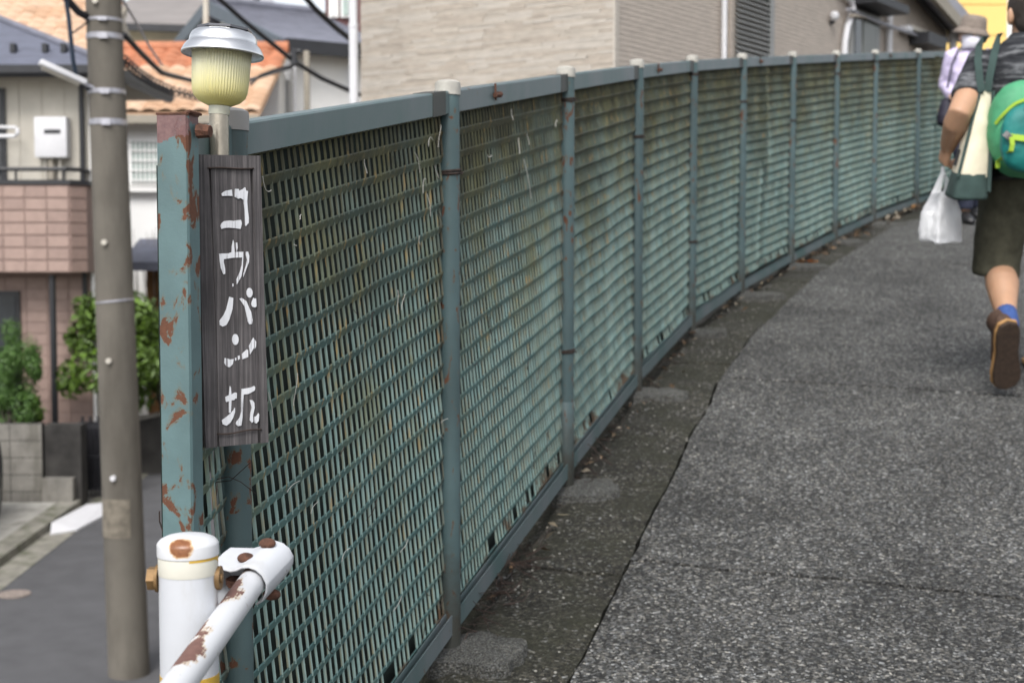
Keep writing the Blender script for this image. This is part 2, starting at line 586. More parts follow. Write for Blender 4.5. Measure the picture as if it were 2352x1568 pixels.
def brush_mat():
    m, nt, b = start('white_brush_paint')
    n = noise_(nt, coords(nt, (420, 420, 14), space='object'), 1.0, 4, 0.6)
    c = ramp(nt, n, [(0.34, (0.16, 0.15, 0.16)), (0.40, (0.56, 0.57, 0.60)), (0.8, (0.70, 0.71, 0.74))])
    put(nt, b, 'Base Color', c)
    put(nt, b, 'Roughness', 0.6)
    return m
M['brush'] = brush_mat()
M['steel'] = mat('brushed_steel', (0.40, 0.36, 0.30), 0.27, metal=0.9, var=0.25, vs=40, stretch=(1, 1, 0.4), bmp=0.08, bs_=300)
M['chrome'] = mat('satin_silver', (0.80, 0.80, 0.80), 0.26, metal=1.0, var=0.06, vs=20)
M['black'] = mat('black_plastic', (0.02, 0.02, 0.022), 0.4, var=0.2)
M['solar'] = mat('solar_glass', (0.05, 0.05, 0.06), 0.06, var=0.1, spec=1.0)
M['clear'] = mat('clear_collar', (0.75, 0.75, 0.62), 0.25, trans=0.5, var=0.05)

def lens_mat():
    m, nt, b = start('yellowed_lens')
    n = noise_(nt, coords(nt), 60, 5, 0.7)
    sx = nt.nodes.new('ShaderNodeSeparateXYZ')
    nt.links.new(coords(nt), sx.inputs[0])
    zl = at(503, 250, 1.872).z
    lens_tint = ramp(nt, math_(nt, 'ADD', math_(nt, 'MULTIPLY', math_(nt, 'SUBTRACT', sx.outputs[2], zl), 14.0), math_(nt, 'MULTIPLY', n, .25)), [(0.05, (0.90, 0.80, 0.28)), (0.55, (0.95, 0.90, 0.52)), (1.0, (0.93, 0.91, 0.70))])
    c = lens_tint  # yellow painted deeper towards the base, where the lens shape gathers it
    put(nt, b, 'Base Color', c)
    put(nt, b, 'Roughness', 0.14)
    put(nt, b, 'Transmission Weight', 0.5)
    put(nt, b, 'Subsurface Weight', 0.0)
    put(nt, b, 'IOR', 1.35)
    return m
M['lens'] = lens_mat()

# ------------------------------------------------------------------ fence curve
POSTS = [(-0.391, 1.985), (-0.133, 2.973), (0.152, 4.043), (0.446, 5.126), (0.779, 6.208), (1.141, 7.12), (1.571, 8.051),
         (2.034, 9.012), (2.51, 9.934), (3.103, 10.98), (3.70, 11.86), (4.36, 12.70), (5.08, 13.50), (5.85, 14.24)]
END = V((-0.4185, 1.762))
def fx(Y):
    """fence line X at distance Y"""
    P = [(-0.92, -0.5), (-0.80, 0.4), (END.x, END.y)] + POSTS + [(8.5, 16.6), (14, 21)]
    if Y <= P[0][1]:
        return P[0][0] + (Y - P[0][1]) * 0.14
    for (x0, y0), (x1, y1) in zip(P, P[1:]):
        if y0 <= Y <= y1:
            return x0 + (x1 - x0) * (Y - y0) / (y1 - y0)
    return P[-1][0] + (Y - P[-1][1]) * 1.3

# ------------------------------------------------------------------ setting: lower ground, road, path
bm = B()
ys = [-300, -12, 24, 600]
for y0, y1 in zip(ys, ys[1:]):
    quad(bm, (-600, y0, ground_z(y0)), (600, y0, ground_z(y0)), (600, y1, ground_z(y1)), (-600, y1, ground_z(y1)))
add('ground', bm, M['ground'], kind='structure')

bm = B()
for y0, y1 in zip((-12, 24), (24, 60)):
    quad(bm, (-5.28, y0, ground_z(y0) + .006), (-1.1, y0, ground_z(y0) + .006), (-1.1 if y1 < 30 else 2, y1, ground_z(y1) + .006), (-5.28, y1, ground_z(y1) + .006))
add('road', bm, M['road'], kind='structure')

# crack line between gutter strip and path, as an offset from the fence
CR = []
for u, v in ((1300, 1568), (1345, 1480), (1440, 1290), (1520, 1130), (1560, 1050), (1605, 960), (1650, 870), (1700, 800), (1740, 752)):
    p = hit(u, v, path_z)
    CR.append((p.y, p.x))
CR = [(-3, fx(-3) + .45), (1.0, CR[0][1] - 0.28 * (CR[0][0] - 1.0))] + CR + [(7.9, fx(7.9) + 0.2), (10.0, fx(10) + 0.14), (16, fx(16) + .14), (24, fx(24) + .14), (46, fx(46) + .14)]
def cx(Y):
    if Y <= CR[0][0]:
        return CR[0][1]
    for (y0, x0), (y1, x1) in zip(CR, CR[1:]):
        if y0 <= Y <= y1:
            return x0 + (x1 - x0) * (Y - y0) / (y1 - y0) + 0.011 * noise.noise(V((Y * 2.5, 1, 5))) + 0.006 * noise.noise(V((Y * 11, 4, 5)))
    return CR[-1][1]

J = [hit(1433, 1284, path_z).y, hit(1789, 866, path_z).y]
joints = [-3.0, J[0], J[1], 8.3, 12.5, 17.0, 23.0, 46.0]
path_root = thing('path', '', '', (0, 0, 0), kind='structure')
for k, (ya, yb) in enumerate(zip(joints, joints[1:])):
    bm = B()
    ny = max(10, int((yb - ya) / 0.05))
    rows = []
    for i in range(ny + 1):
        Y = ya + (yb - ya) * i / ny
        e = 0.010 if 0 < k else 0.0
        row = []
        x0 = cx(Y) + 0.009 + .003 * noise.noise(V((Y * 17, 8, 1)))
        for j, dx in enumerate((0, 0.05, 0.12, 0.2, 0.3, 0.4, 0.5, 0.65, 0.8, 1.0, 1.25, 1.5, 1.75, 2.0, 2.5, 3.5, 6, 9)):
            # joints run slightly askew
            yy = Y + (e if i == 0 else -0.010 if i == ny else 0) - 0.28 * min(dx, 3.5) + (0.016 * noise.noise(V((dx * 4, Y, 2))) if i in (0, ny) else 0)
            z = path_z(yy) + 0.004 * noise.noise(V((x0 + dx, yy, 0)) * 1.3)
            if j == 0:
                z -= 0.004
            row.append(bm.verts.new((x0 + dx, yy, z)))
        rows.append(row)
    for a, b in zip(rows, rows[1:]):
        for j in range(len(a) - 1):
            bm.faces.new((a[j], a[j + 1], b[j + 1], b[j]))
    # turned-down edges
    for line in ([r[0] for r in rows], rows[0], rows[-1]):
        low = [bm.verts.new(v.co + V((0.001 if line[0] is rows[0][0] else 0, 0, -0.06))) for v in line]
        for j in range(len(line) - 1):
            bm.faces.new((line[j], line[j + 1], low[j + 1], low[j]))
    add('path_section', bm, M['path'], path_root, smooth=True)

gut = thing('gutter', '', '', (0, 0, 0), kind='structure')
gj = [-3.0, 0.9, 1.72, hit(1050, 1545, path_z).y, 3.45, hit(1450, 1130, path_z).y + .12, hit(1600, 940, path_z).y, hit(1640, 870, path_z).y + .3, 6.55, 7.6, 8.7, 9.9, 11.5, 14, 18, 24, 46]
gj = sorted(gj)
for ya, yb in zip(gj, gj[1:]):
    bm = B()
    ny = max(6, int((yb - ya) / 0.05))
    drop = random.uniform(-0.006, 0.002)
    rows = []
    for i in range(ny + 1):
        Y = ya + (yb - ya) * i / ny + (0.004 if i == 0 else -0.004 if i == ny else 0)
        x0, x1 = fx(Y) - 0.048, cx(Y) - 0.009 - .003 * noise.noise(V((Y * 14, 2, 9)))
        row = []
        for j in range(9):
            x = x0 + (x1 - x0) * j / 8
            yy = Y - 0.1 * (x - fx(Y)) + (0.02 * noise.noise(V((x * 9, Y * 2, 1))) if i in (0, ny) else 0)
            z = path_z(yy) - 0.006 + drop + 0.009 * noise.noise(V((x * 5, yy * 5, 4))) - (0.02 if j < 2 else 0)
            row.append(bm.verts.new((x, yy, z - (0.003 if j == 8 else 0))))
        rows.append(row)
    for a, b in zip(rows, rows[1:]):
        for j in range(8):
            bm.faces.new((a[j], a[j + 1], b[j + 1], b[j]))
    for line in ([r[-1] for r in rows], rows[0], rows[-1]):
        low = [bm.verts.new(v.co + V((0, 0, -0.06))) for v in line]
        for j in range(len(line) - 1):
            bm.faces.new((line[j], line[j + 1], low[j + 1], low[j]))
    add('slab', bm, M['strip'], gut, smooth=True)

bm = B()
prev = None
for i in range(120):
    Y = -3 + 49 * i / 119
    cur = [bm.verts.new((fx(Y) - .14, Y, path_z(Y) - .062)), bm.verts.new((fx(Y) + 9.5, Y, path_z(Y) - .062))]
    if prev:
        bm.faces.new((prev[0], prev[1], cur[1], cur[0]))
    prev = cur
add('path_bed', bm, M['soil'], kind='structure')

bm = B()
rows = []
for i in range(120):
    Y = -3 + 49 * i / 119
    x = fx(Y)
    zt = path_z(Y) - .064
    rows.append([bm.verts.new(p) for p in ((x - .05, Y, zt), (x - .05, Y, path_z(Y) + .055), (x - .15, Y, path_z(Y) + .055), (x - .16, Y, ground_z(Y) - .3), (x + 10, Y, ground_z(Y) - .3), (x + 10, Y, zt))])
for a, b in zip(rows, rows[1:]):
    for j in range(6):
        bm.faces.new((a[j], a[(j + 1) % 6], b[(j + 1) % 6], b[j]))
bm.faces.new(rows[0])
bm.faces.new(rows[-1])
add('embankment', bm, M['wallconc'], kind='structure')

# ------------------------------------------------------------------ the fence
fence = thing('mesh_fence', 'long green mesh fence with capped tube posts curving up along the path', 'fence', (POSTS[0][0], POSTS[0][1], path_z(POSTS[0][1])))
H = 1.2
R = 0.0243
def pz(i):
    return path_z(POSTS[i][1])

def wire_band(z, i, parent):
    bm = B()
    x, y = POSTS[i]
    for k, dz in enumerate((0, 0.004)):
        pts = [(x + (R + .0015) * math.cos(a), y + (R + .0015) * math.sin(a), z + dz + 0.003 * math.sin(a + k)) for a in [2 * math.pi * j / 20 for j in range(21)]]
        tube(bm, pts, 0.0029, 6)
    tube(bm, [(x - R - .002, y, z), (x - R - .02, y + .012, z + .003)], 0.0016, 6)
    tube(bm, [(x + R + .002, y - .004, z + .002), (x + R + .007, y - .012, z + .001), (x + R + .004, y - .016, z - .004)], 0.0014, 6)
    add('wire_tie', bm, M['darkwire'], parent, smooth='all')

bands = {1: [0.84], 2: [0.92, 0.33], 3: [0.77], 4: [0.93, 0.33], 5: [0.80], 6: [0.68], 7: [0.88], 8: [0.93], 9: [0.7], 10: [0.8]}
for i, (x, y) in enumerate(POSTS):
    z0 = pz(i)
    bm = B()
    top = z0 + H - 0.012
    lathe(bm, [(R, 0), (R, .05), (R, .10), (R, .16), (R, .25), (R, top - z0 + 0.03)], (x, y, z0 - 0.03), n=28)
    # welded seam collar on a few posts
    if i == 2:
        lathe(bm, [(R, 0), (R + .0015, .004), (R + .0015, .25), (R, .252)], (x, y, z0 + .0), n=28)
    p = add('post', bm, M['tealrust'] if i == 0 else M['tealspeck'] if i in (1, 2, 4) else M['teal'], fence, smooth=True)
    at_h = p.data.attributes.new('hv', 'FLOAT', 'POINT')
    zz0 = z0 - wloc(fence).z
    for vv in p.data.vertices:
        at_h.data[vv.index].value = vv.co.z - zz0
    bm = B()
    lathe(bm, [(R + .0022, -0.02), (R + .0024, 0.0), (R + .0016, 0.006), (R - .005, 0.010), (0.004, 0.0125), (0.0005, 0.0126)], (x, y, top), n=28)
    add('cap', bm, M['greycap'] if i == 0 else M['cap'], p, smooth=True)
    for fr in bands.get(i, []):
        wire_band(z0 + fr * H * 1.0, i, p)

def bay_frame(A, Bq):
    d = (Bq - A)
    dh = V((d.x, d.y, 0))
    L = dh.length
    n = V((d.y, -d.x, 0)).normalized()
    return d, L, n

PITCH_V, PITCH_U = 0.0478, 0.0248
def mesh_panel(A, Bq, idx, m0=0.003, m1=0.003):
    d, L, n = bay_frame(A, Bq)
    bm = B()
    hv = bm.verts.layers.float.new('hv')
    lit_ochre = bm.verts.layers.float.new('lit_ochre')  # painted light on strand faces, lower values for ochre edges
    edge = bm.verts.layers.float.new('edge')
    v0, v1 = 0.0834, 1.135
    rnd = random.Random(idx * 13 + 5)
    amp = 0.004 if idx < 2 else 0.008 if idx < 3 else 0.011
    crease = {5: 0.45, 9: 0.42, 10: 0.5}.get(idx)
    flare = {3: 0.012, 4: 0.034, 5: 0.018, 6: 0.028, 7: 0.014, 8: 0.016}.get(idx, 0.0)
    def pos(u, v, wv):
        q = u / L
        wv += (.0022 if idx < 2 else .003) * noise.noise(V((u * 9, v * 4, idx * 3.3)))
        v += .0016 * noise.noise(V((u * 7, v * 9, idx * 5.1)))
        wv += amp * noise.noise(V((q * 1.7 + idx * 9.1, v * 1.6, idx))) * math.sin(math.pi * q) * 2
        wv += flare * math.exp(-q * 7.0) * (0.35 + 0.65 * math.sin(min(1.0, v / 1.1) * math.pi)) * -1.0
        if crease is not None:
            wv += 0.02 * math.exp(-((q - crease) / 0.06) ** 2) * (1 if v > .62 else -0.6)
        p = A + d * q + n * (wv - 0.006)
        p = p + V((0, 0, v))
        return p
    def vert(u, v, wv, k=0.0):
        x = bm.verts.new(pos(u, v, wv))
        x[lit_ochre] = k
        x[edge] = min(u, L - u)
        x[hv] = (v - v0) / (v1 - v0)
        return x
    nr = 22
    gx = 1.0 if idx in (0, 1, 20) else 1.9
    us = [m0 + (L - m0 - m1) * i / 12 for i in range(13)]
    for r in range(nr + 1):
        vb = v0 + r * PITCH_V
        lines = []
        for dv, wv in ((0.0082, 0.0024 * gx), (0.0058, 0.0034 * gx), (-0.0076, -0.0010 * gx), (-0.0090, -0.0024 * gx)):
            lines.append([vert(u, vb + dv, wv) for u in us])
        for a, b in zip(lines, lines[1:]):
            for j in range(12):
                bm.faces.new((a[j], a[j + 1], b[j + 1], b[j]))
    nc = int((L - m0 - m1) / PITCH_U)
    t = 0.0022
    for r in range(nr):
        vb = v0 + r * PITCH_V + 0.006
        vt = v0 + (r + 1) * PITCH_V - 0.0055
        for c in range(nc + 1):
            u = m0 + c * PITCH_U + (PITCH_U * 0.5 if r % 2 else 0) + rnd.uniform(-.0012, .0012)
            if u > L - m1:
                continue
            if r == 0 and rnd.random() < 0.18:
                continue
            # strand: twisted thin strip, shallow at the ends, deep in the middle
            # flat strip turned to face back down the path
            sh = rnd.uniform(-.0006, .0006)
            kk = rnd.uniform(.85, 1.15)
            q = []
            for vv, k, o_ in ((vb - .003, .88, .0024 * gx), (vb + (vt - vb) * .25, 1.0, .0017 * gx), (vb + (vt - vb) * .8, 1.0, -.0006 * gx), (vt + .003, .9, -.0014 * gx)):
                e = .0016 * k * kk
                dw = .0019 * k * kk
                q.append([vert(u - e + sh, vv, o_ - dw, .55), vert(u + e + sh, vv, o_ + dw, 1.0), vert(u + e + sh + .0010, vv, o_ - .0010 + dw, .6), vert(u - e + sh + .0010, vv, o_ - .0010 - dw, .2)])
            for a, b in zip(q, q[1:]):
                for j in range(4):
                    bm.faces.new((a[j], a[(j + 1) % 4], b[(j + 1) % 4], b[j]))
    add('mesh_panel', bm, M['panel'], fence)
    # backing sheet
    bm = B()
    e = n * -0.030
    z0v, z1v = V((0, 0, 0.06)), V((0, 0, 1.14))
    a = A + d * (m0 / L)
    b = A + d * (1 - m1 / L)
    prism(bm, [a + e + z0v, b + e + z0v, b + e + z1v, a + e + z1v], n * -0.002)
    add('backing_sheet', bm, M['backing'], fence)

def rails(A, Bq, idx, m0=0.0, m1=0.0, zt=1.178):
    d, L, n = bay_frame(A, Bq)
    a, b = A + d * (m0 / L), A + d * (1 - m1 / L)
    up = V((0, 0, 1))
    dirn = (b - a).normalized()
    upn = n.cross(dirn) * -1
    if upn.z < 0:
        upn = -upn
    # top rail: folded channel 46 x 40 mm
    bm = B()
    f, k = 0.010, -0.030
    hgt = 0.046
    prof = [(f, zt - hgt), (f, zt - .003), (f - .003, zt), (k + .003, zt), (k, zt - .003), (k, zt - hgt), (k + .002, zt - hgt), (k + .002, zt - .004), (f - .002, zt - .004), (f - .002, zt - hgt)]
    prism(bm, [a + n * w_ + up * z for w_, z in prof], b - a)
    tr = add('top_rail', bm, M['rail'], fence)
    # joint sleeve at the downhill side of the next post
    if idx < 9:
        bm = B()
        s0 = b - dirn * (0.10 if idx else 0.13)
        prism(bm, [s0 + n * w_ + up * z for w_, z in ((f + .0012, zt - hgt - .001), (f + .0012, zt + .001), (k - .001, zt + .001), (k - .001, zt - hgt - .001))], dirn * 0.085)
        add('rail_sleeve', bm, M['teal'], tr)
    if idx in (1, 3, 5, 8):
        bm = B()
        c = a + (b - a) * 0.29 + n * (f + .001) + up * (zt - .024)
        tube(bm, [c - dirn * .010 + n * .004, c + dirn * .014 + n * .006], 0.0062, 6)
        tube(bm, [c + dirn * .012 + n * .006, c + dirn * .024 + n * .007], 0.0078, 6)
        tube(bm, [c - up * .012 + n * .003, c + up * .026 + n * .002], 0.0025, 6)
        add('rusty_bolt', bm, M['rust'], tr)
    # bottom rail: U channel, a slot for the sheet
    bm = B()
    z0, z1 = 0.040, 0.082
    if idx >= 5:
        z0, z1 = 0.03, 0.066
    f, k = 0.013, -0.022
    prof = [(f, z0), (f, z1), (f - .0022, z1), (f - .0022, z0 + .016), (f - .012, z0 + .016), (f - .012, z1 + .004), (f - .0142, z1 + .004), (f - .0142, z0 + .016), (k, z0 + .016), (k, z0)]
    off = up * (random.uniform(-.004, .004))
    prism(bm, [a + n * w_ + up * z + off for w_, z in prof], b - a + up * random.uniform(-.006, .003))
    add('bottom_rail', bm, M['rail'], fence)

base3 = [V((x, y, path_z(y))) for x, y in POSTS]
for i in range(len(POSTS) - 1):
    rails(base3[i], base3[i + 1], i, 0.0 if i else R * .5, R * 0.2)
    mesh_panel(base3[i], base3[i + 1], i)
E0 = V((END.x, END.y, path_z(END.y)))
mesh_panel(E0, base3[0], 20, 0.03, 0.02)
rails(E0, base3[0], 12, 0.03, 0.01)

# end post: square tube with a folded lip, rusted top
bm = B()
ez = at(402, 264, END.y).z
ex, ey = at(411, 700, END.y).x, END.y
toprust('endpost', ez)
def ep(x, y, z):
    a = math.radians(-4)
    return V((ex + x * math.cos(a) - y * math.sin(a), ey + x * math.sin(a) + y * math.cos(a), z))
zb = E0.z - 0.05
outl = [(-.0205, -.012), (.0155, -.013), (.0180, -.010), (.0222, .018), (.020, .020), (-.0185, .020)]
prism(bm, [ep(x, y, zb) for x, y in outl], (0, 0, ez - zb))
eo = add('end_post', bm, M['endpost'], fence)
bm = B()
prism(bm, [ep(x * 1.05, y * 1.05, ez - .0012) for x, y in outl], (0, 0, .0028))
tube(bm, [ep(.012, -.012, ez), ep(.020, -.010, ez + .003), ep(.028, .01, ez + .001)], .0022, 5)
add('rusted_top', bm, M['rust'], eo)
bm = B()
c = ep(.031, .008, at(445, 300, END.y).z)
tube(bm, [c - V((.006, 0, 0)), c + V((.010, -.004, -.001))], [.0095, .0075], 8)
add('rusty_bolt', bm, M['rust'], eo)
bm = B()
z = at(380, 1200, END.y).z
tube(bm, [ep(-.021, -.01, z - .01), ep(-.024, -.014, z + .004), ep(-.022, -.02, z + .018)], .0009, 5)
add('wire_end', bm, M['darkwire'], eo)

# cast footings round the posts
for i in range(0, 10):
    bm = B()
    x, y = POSTS[i]
    z = path_z(y)
    rr = random.Random(i + 40)
    n_ = 40
    ax, by = (0.125, 0.075) if i < 5 else (0.16, 0.09)
    rim, topv = [], []
    for k in range(n_):
        a = 2 * math.pi * k / n_
        q = 1 + 0.42 * noise.noise(V((math.cos(a) * 1.6, math.sin(a) * 1.6, i * 3.1))) + .06 * noise.noise(V((math.cos(a) * 7, math.sin(a) * 7, i)))
        px, py = x + 0.045 + ax * q * math.cos(a), y - 0.01 + by * q * math.sin(a)
        rim.append(bm.verts.new((px, py, path_z(py) - .03)))
        topv.append(bm.verts.new((x + 0.045 + ax * .985 * q * math.cos(a), y - .01 + by * .985 * q * math.sin(a), path_z(py) + .012 + .006 * noise.noise(V((px * 20, py * 20, 0))))))
    cv = bm.verts.new((x + .03, y, z + .018))
    for k in range(n_):
        j = (k + 1) % n_
        bm.faces.new((rim[k], rim[j], topv[j], topv[k]))
        bm.faces.new((topv[k], topv[j], cv))
    add('concrete_footing', bm, M['footing'], fence)

# bits of plant fibre and web caught on the mesh
bm = B()
d, L, n = bay_frame(base3[0], base3[1])
rr = random.Random(3)
def strand_on(A, Bq, q, z, ln, ang, curl, rad=0.0006):
    d, L, n = bay_frame(A, Bq)
    p = A + d * q + V((0, 0, z)) + n * 0.006
    pts = []
    for k in range(7):
        s = ln * (k / 6 - .5)
        pts.append(p + d.normalized() * (s * math.cos(ang)) + V((0, 0, s * math.sin(ang) + curl * math.sin(k / 6 * 3.1))) + n * (0.002 + 0.0012 * math.sin(k * .8 + ln * 90)))
    tube(bm, pts, rad, 4)
for q, z, ln, ang, curl in ((.10, 1.085, .035, -.7, -.01), (.78, 1.05, .05, -1.0, .008), (.82, 1.0, .03, 1.0, .012), (.9, 1.02, .035, -.9, .0), (.85, .96, .05, -1.2, .006), (.2, .98, .014, -.3, 0), (.22, 1.02, .012, .6, 0), (.5, 1.07, .028, -1.1, .004), (.86, 1.08, .03, .3, .012), (.79, .9, .02, -1.2, 0), (.92, 1.09, .045, 1.3, 0.006)):
    strand_on(base3[0], base3[1], q, z, ln, ang, curl)
for q, z, ln, ang, curl in ((.58, .93, .13, -.95, .0), (.5, 1.02, .04, -1.5, .004), (.58, 1.03, .035, -1.0, .006), (.26, 1.02, .03, -.1, -.004), (.86, 1.05, .025, .9, 0), (.44, 1.1, .03, -1.1, 0)):
    strand_on(base3[1], base3[2], q, z, ln, ang, curl, .0009)
for k in range(14):
    strand_on(base3[0], base3[1], rr.uniform(.05, .95), rr.uniform(.2, .85), rr.uniform(.02, .05), rr.uniform(-1.6, 1.6), rr.uniform(-.008, .008), .0005)
M['fluff'] = mat('pale_fibre', (0.62, 0.6, 0.55), 0.9, var=0.2)
add('fibre_debris', bm, M['fluff'], kind='stuff')
bm = B()
for k in range(34):
    b_ = rr.choice((0, 0, 1, 1, 2))
    strand_on(base3[b_], base3[b_ + 1], rr.uniform(.03, .97), rr.uniform(.12, .95), rr.uniform(.02, .06), rr.uniform(-1.6, 1.6), rr.uniform(-.012, .012), .0008)
# roots and dead stems under the bottom rail
for k in range(60):
    q = rr.uniform(0, 1)
    b_ = rr.choice((1, 1, 1, 2, 3))
    A = base3[b_] + (base3[b_ + 1] - base3[b_]) * (q * .55)
    dd, LL, nn = bay_frame(base3[b_], base3[b_ + 1])
    p = A + nn * rr.uniform(.0, .07) + V((0, 0, .008))
    pts = [p + V((rr.uniform(-.02, .02), rr.uniform(-.025, .025), abs(rr.gauss(0, .012)))) * (1 + j * .6) for j in range(4)]
    tube(bm, pts, rr.uniform(.0006, .0016), 4)
add('dead_stems', bm, M['darkwire'], kind='stuff')

# ------------------------------------------------------------------ wooden sign
TLp, TRp, BLp, BRp = at(454, 355, 1.815), at(601, 358, 1.815 + .044), at(471, 1029, 1.815), at(615, 1016, 1.815 + .044)
sign = thing('wooden_sign', 'weathered grey wooden board with white hand painted katakana wired to the first post', 'sign', (TLp + TRp + BLp + BRp) / 4)
ex_ = ((TRp - TLp) + (BRp - BLp)).normalized()
ez_ = ((TLp - BLp) + (TRp - BRp))
ez_ = (ez_ - ex_ * ez_.dot(ex_)).normalized()
ny_ = ex_.cross(ez_)                       # away from the viewer
if ny_.y < 0:
    ny_ = -ny_
sw = ((TRp - TLp).length + (BRp - BLp).length) / 2
sh_ = ((TLp - BLp).length + (TRp - BRp).length) / 2
o0 = (TLp + TRp + BLp + BRp) / 4 - ex_ * sw / 2 - ez_ * sh_ / 2
def SP_(s, t, dep=0.0):
    """s, t in 0..1 over the board (t up)."""
    return o0 + ex_ * (s * sw) + ez_ * (t * sh_) + ny_ * dep
TH = 0.021
bm = B()
# cross-section with two grooves whose depth changes along the board
ts = [0, .03, .1, .3, .6, .85, .952, .954, 1.0]
dp = [.007, .006, .0016, .0012, .0018, .004, .007, 0, 0]
secs = []
for t, g in zip(ts, dp):
    sx = [0, .18, .185, .215, .22, .835, .84, .872, .877, 1.0]
    dd = [0, 0, g, g, g * .25, g * .25, g, g, 0, 0]
    jig = 0.0006
    ring = [SP_(s, t, q + random.uniform(0, jig)) for s, q in zip(sx, dd)] + [SP_(1, t, TH), SP_(0, t, TH)]
    secs.append([bm.verts.new(p) for p in ring])
skin(bm, secs)
bo = add('board', bm, M['wood'], sign)
bo.data.materials[0] = M['wood']
quadc = ((135, 105), (760, 118), (822, 2925), (205, 2980))
def board_uv(x, y):
    t = .5
    s = .5
    for _ in range(12):
        yl = quadc[0][1] + (quadc[3][1] - quadc[0][1]) * t
        yr = quadc[1][1] + (quadc[2][1] - quadc[1][1]) * t
        t += (y - (yl + (yr - yl) * s)) / 2850
        xl = quadc[0][0] + (quadc[3][0] - quadc[0][0]) * t
        xr = quadc[1][0] + (quadc[2][0] - quadc[1][0]) * t
        s = (x - xl) / (xr - xl)
    return s, 1 - t
def ell(cx_, cy_, rx, ry, n=14):
    return [(cx_ + rx * math.cos(2 * math.pi * k / n), cy_ + ry * math.sin(2 * math.pi * k / n)) for k in range(n)]
O5 = 1489.6
def low(p):
    return [(x, y + O5) for x, y in p]
CHARS = [
    [[(370, 485), (378, 480), (410, 458), (472, 446), (478, 508), (440, 505), (378, 508)],
     [(505, 438), (540, 440), (548, 470), (552, 455), (585, 440), (600, 425), (608, 430), (610, 455), (632, 460), (626, 510), (622, 560), (628, 640), (638, 720), (636, 770), (608, 800), (602, 790), (600, 740), (598, 640), (585, 545), (560, 528), (535, 535), (500, 515)],
     [(360, 800), (368, 775), (395, 752), (450, 745), (490, 750), (530, 742), (560, 740), (568, 775), (556, 828), (500, 820), (440, 815), (400, 818), (370, 828)]],
    [[(466, 1053), (468, 1000), (482, 935), (490, 960), (495, 1051), (580, 1050), (580, 1110), (575, 1210), (560, 1290), (515, 1368), (512, 1320), (545, 1250), (565, 1180), (570, 1105), (480, 1108), (390, 1122), (388, 1150), (402, 1220), (402, 1265), (385, 1270), (360, 1210), (348, 1130), (345, 1070), (370, 1066), (440, 1065)],
     [(508, 960), (522, 960), (526, 1010), (516, 1047), (508, 1000)],
     [(608, 1050), (628, 1048), (640, 1090), (636, 1150), (610, 1215), (580, 1295), (582, 1260), (605, 1190), (618, 1130), (606, 1080)],
     [(472, 1360), (482, 1362), (482, 1388), (472, 1390)]],
    [low([(440, 0), (478, 10), (476, 60), (470, 120), (440, 220), (410, 275), (375, 292), (345, 275), (342, 235), (380, 185), (410, 120), (425, 60)]),
     low([(540, 20), (565, 12), (610, 45), (625, 85), (655, 150), (667, 230), (660, 268), (635, 268), (620, 240), (605, 160), (590, 95)]),
     ell(640, 1450, 30, 48),
     low([(656, 70), (665, 40), (680, 10), (690, 20), (705, 15), (708, 95), (690, 105), (665, 95)])],
    [low(ell(497, 418, 32, 54)),
     low([(390, 600), (420, 605), (440, 615), (480, 610), (470, 660), (440, 690), (410, 685), (388, 650)]),
     low([(492, 600), (505, 595), (505, 622), (494, 628)]), low([(520, 580), (538, 575), (540, 608), (522, 620)]),
     low([(560, 560), (610, 515), (622, 525), (622, 590), (565, 612)]),
     low([(632, 480), (675, 400), (682, 415), (680, 500), (640, 565)]), low([(688, 420), (702, 440), (700, 490), (688, 510)])],
    [low([(440, 875), (450, 890), (455, 962), (470, 950), (495, 940), (508, 945), (506, 1000), (490, 1000), (480, 1015), (455, 1016), (448, 1140), (430, 1140), (430, 1024), (405, 1035), (398, 1020), (395, 985), (430, 965)]),
     low([(360, 1215), (420, 1170), (470, 1120), (488, 1090), (490, 1130), (470, 1190), (440, 1240), (405, 1268), (370, 1255)]),
     low([(555, 905), (600, 900), (650, 890), (680, 875), (690, 890), (685, 920), (650, 940), (620, 955), (575, 960), (570, 1010), (566, 1120), (560, 1200), (550, 1265), (520, 1272), (498, 1255), (500, 1235), (535, 1190), (550, 1130), (550, 1000)]),
     low([(635, 1015), (660, 1015), (680, 1040), (683, 1090), (665, 1170), (668, 1225), (655, 1240), (635, 1215), (640, 1150), (655, 1090)]),
     low([(680, 1180), (700, 1175), (722, 1145), (728, 1160), (722, 1220), (700, 1245), (682, 1240)])]]
for strokes in CHARS:
    bm = B()
    for poly in strokes:
        pts = []
        for x, y in poly:
            s, t = board_uv(x, y)
            pts.append(SP_(s, t, -0.0006))
        prism(bm, pts, ny_ * 0.0028)
    bmesh.ops.triangulate(bm, faces=[f for f in bm.faces if len(f.verts) > 4])
    add('painted_character', bm, M['brush'], sign)
for (xa, ya), (xb, yb), sag in (((243, 236), (686, 240), 0.0006), ((318, 2838), (746, 2795), -.0012)):
    sa, ta = board_uv(xa, ya)
    sb, tb = board_uv(xb, yb)
    pts = []
    for k in range(11):
        q = k / 10
        pts.append(SP_(sa + (sb - sa) * q, ta + (tb - ta) * q, -.0012) + ez_ * (sag * math.sin(q * 6.3)))
    pts = [SP_(sa, ta, .008)] + pts + [SP_(sb, tb, .008)]
    bm = B()
    tube(bm, pts, .0010, 6)
    add('wire', bm, M['darkwire'], sign, smooth='all')
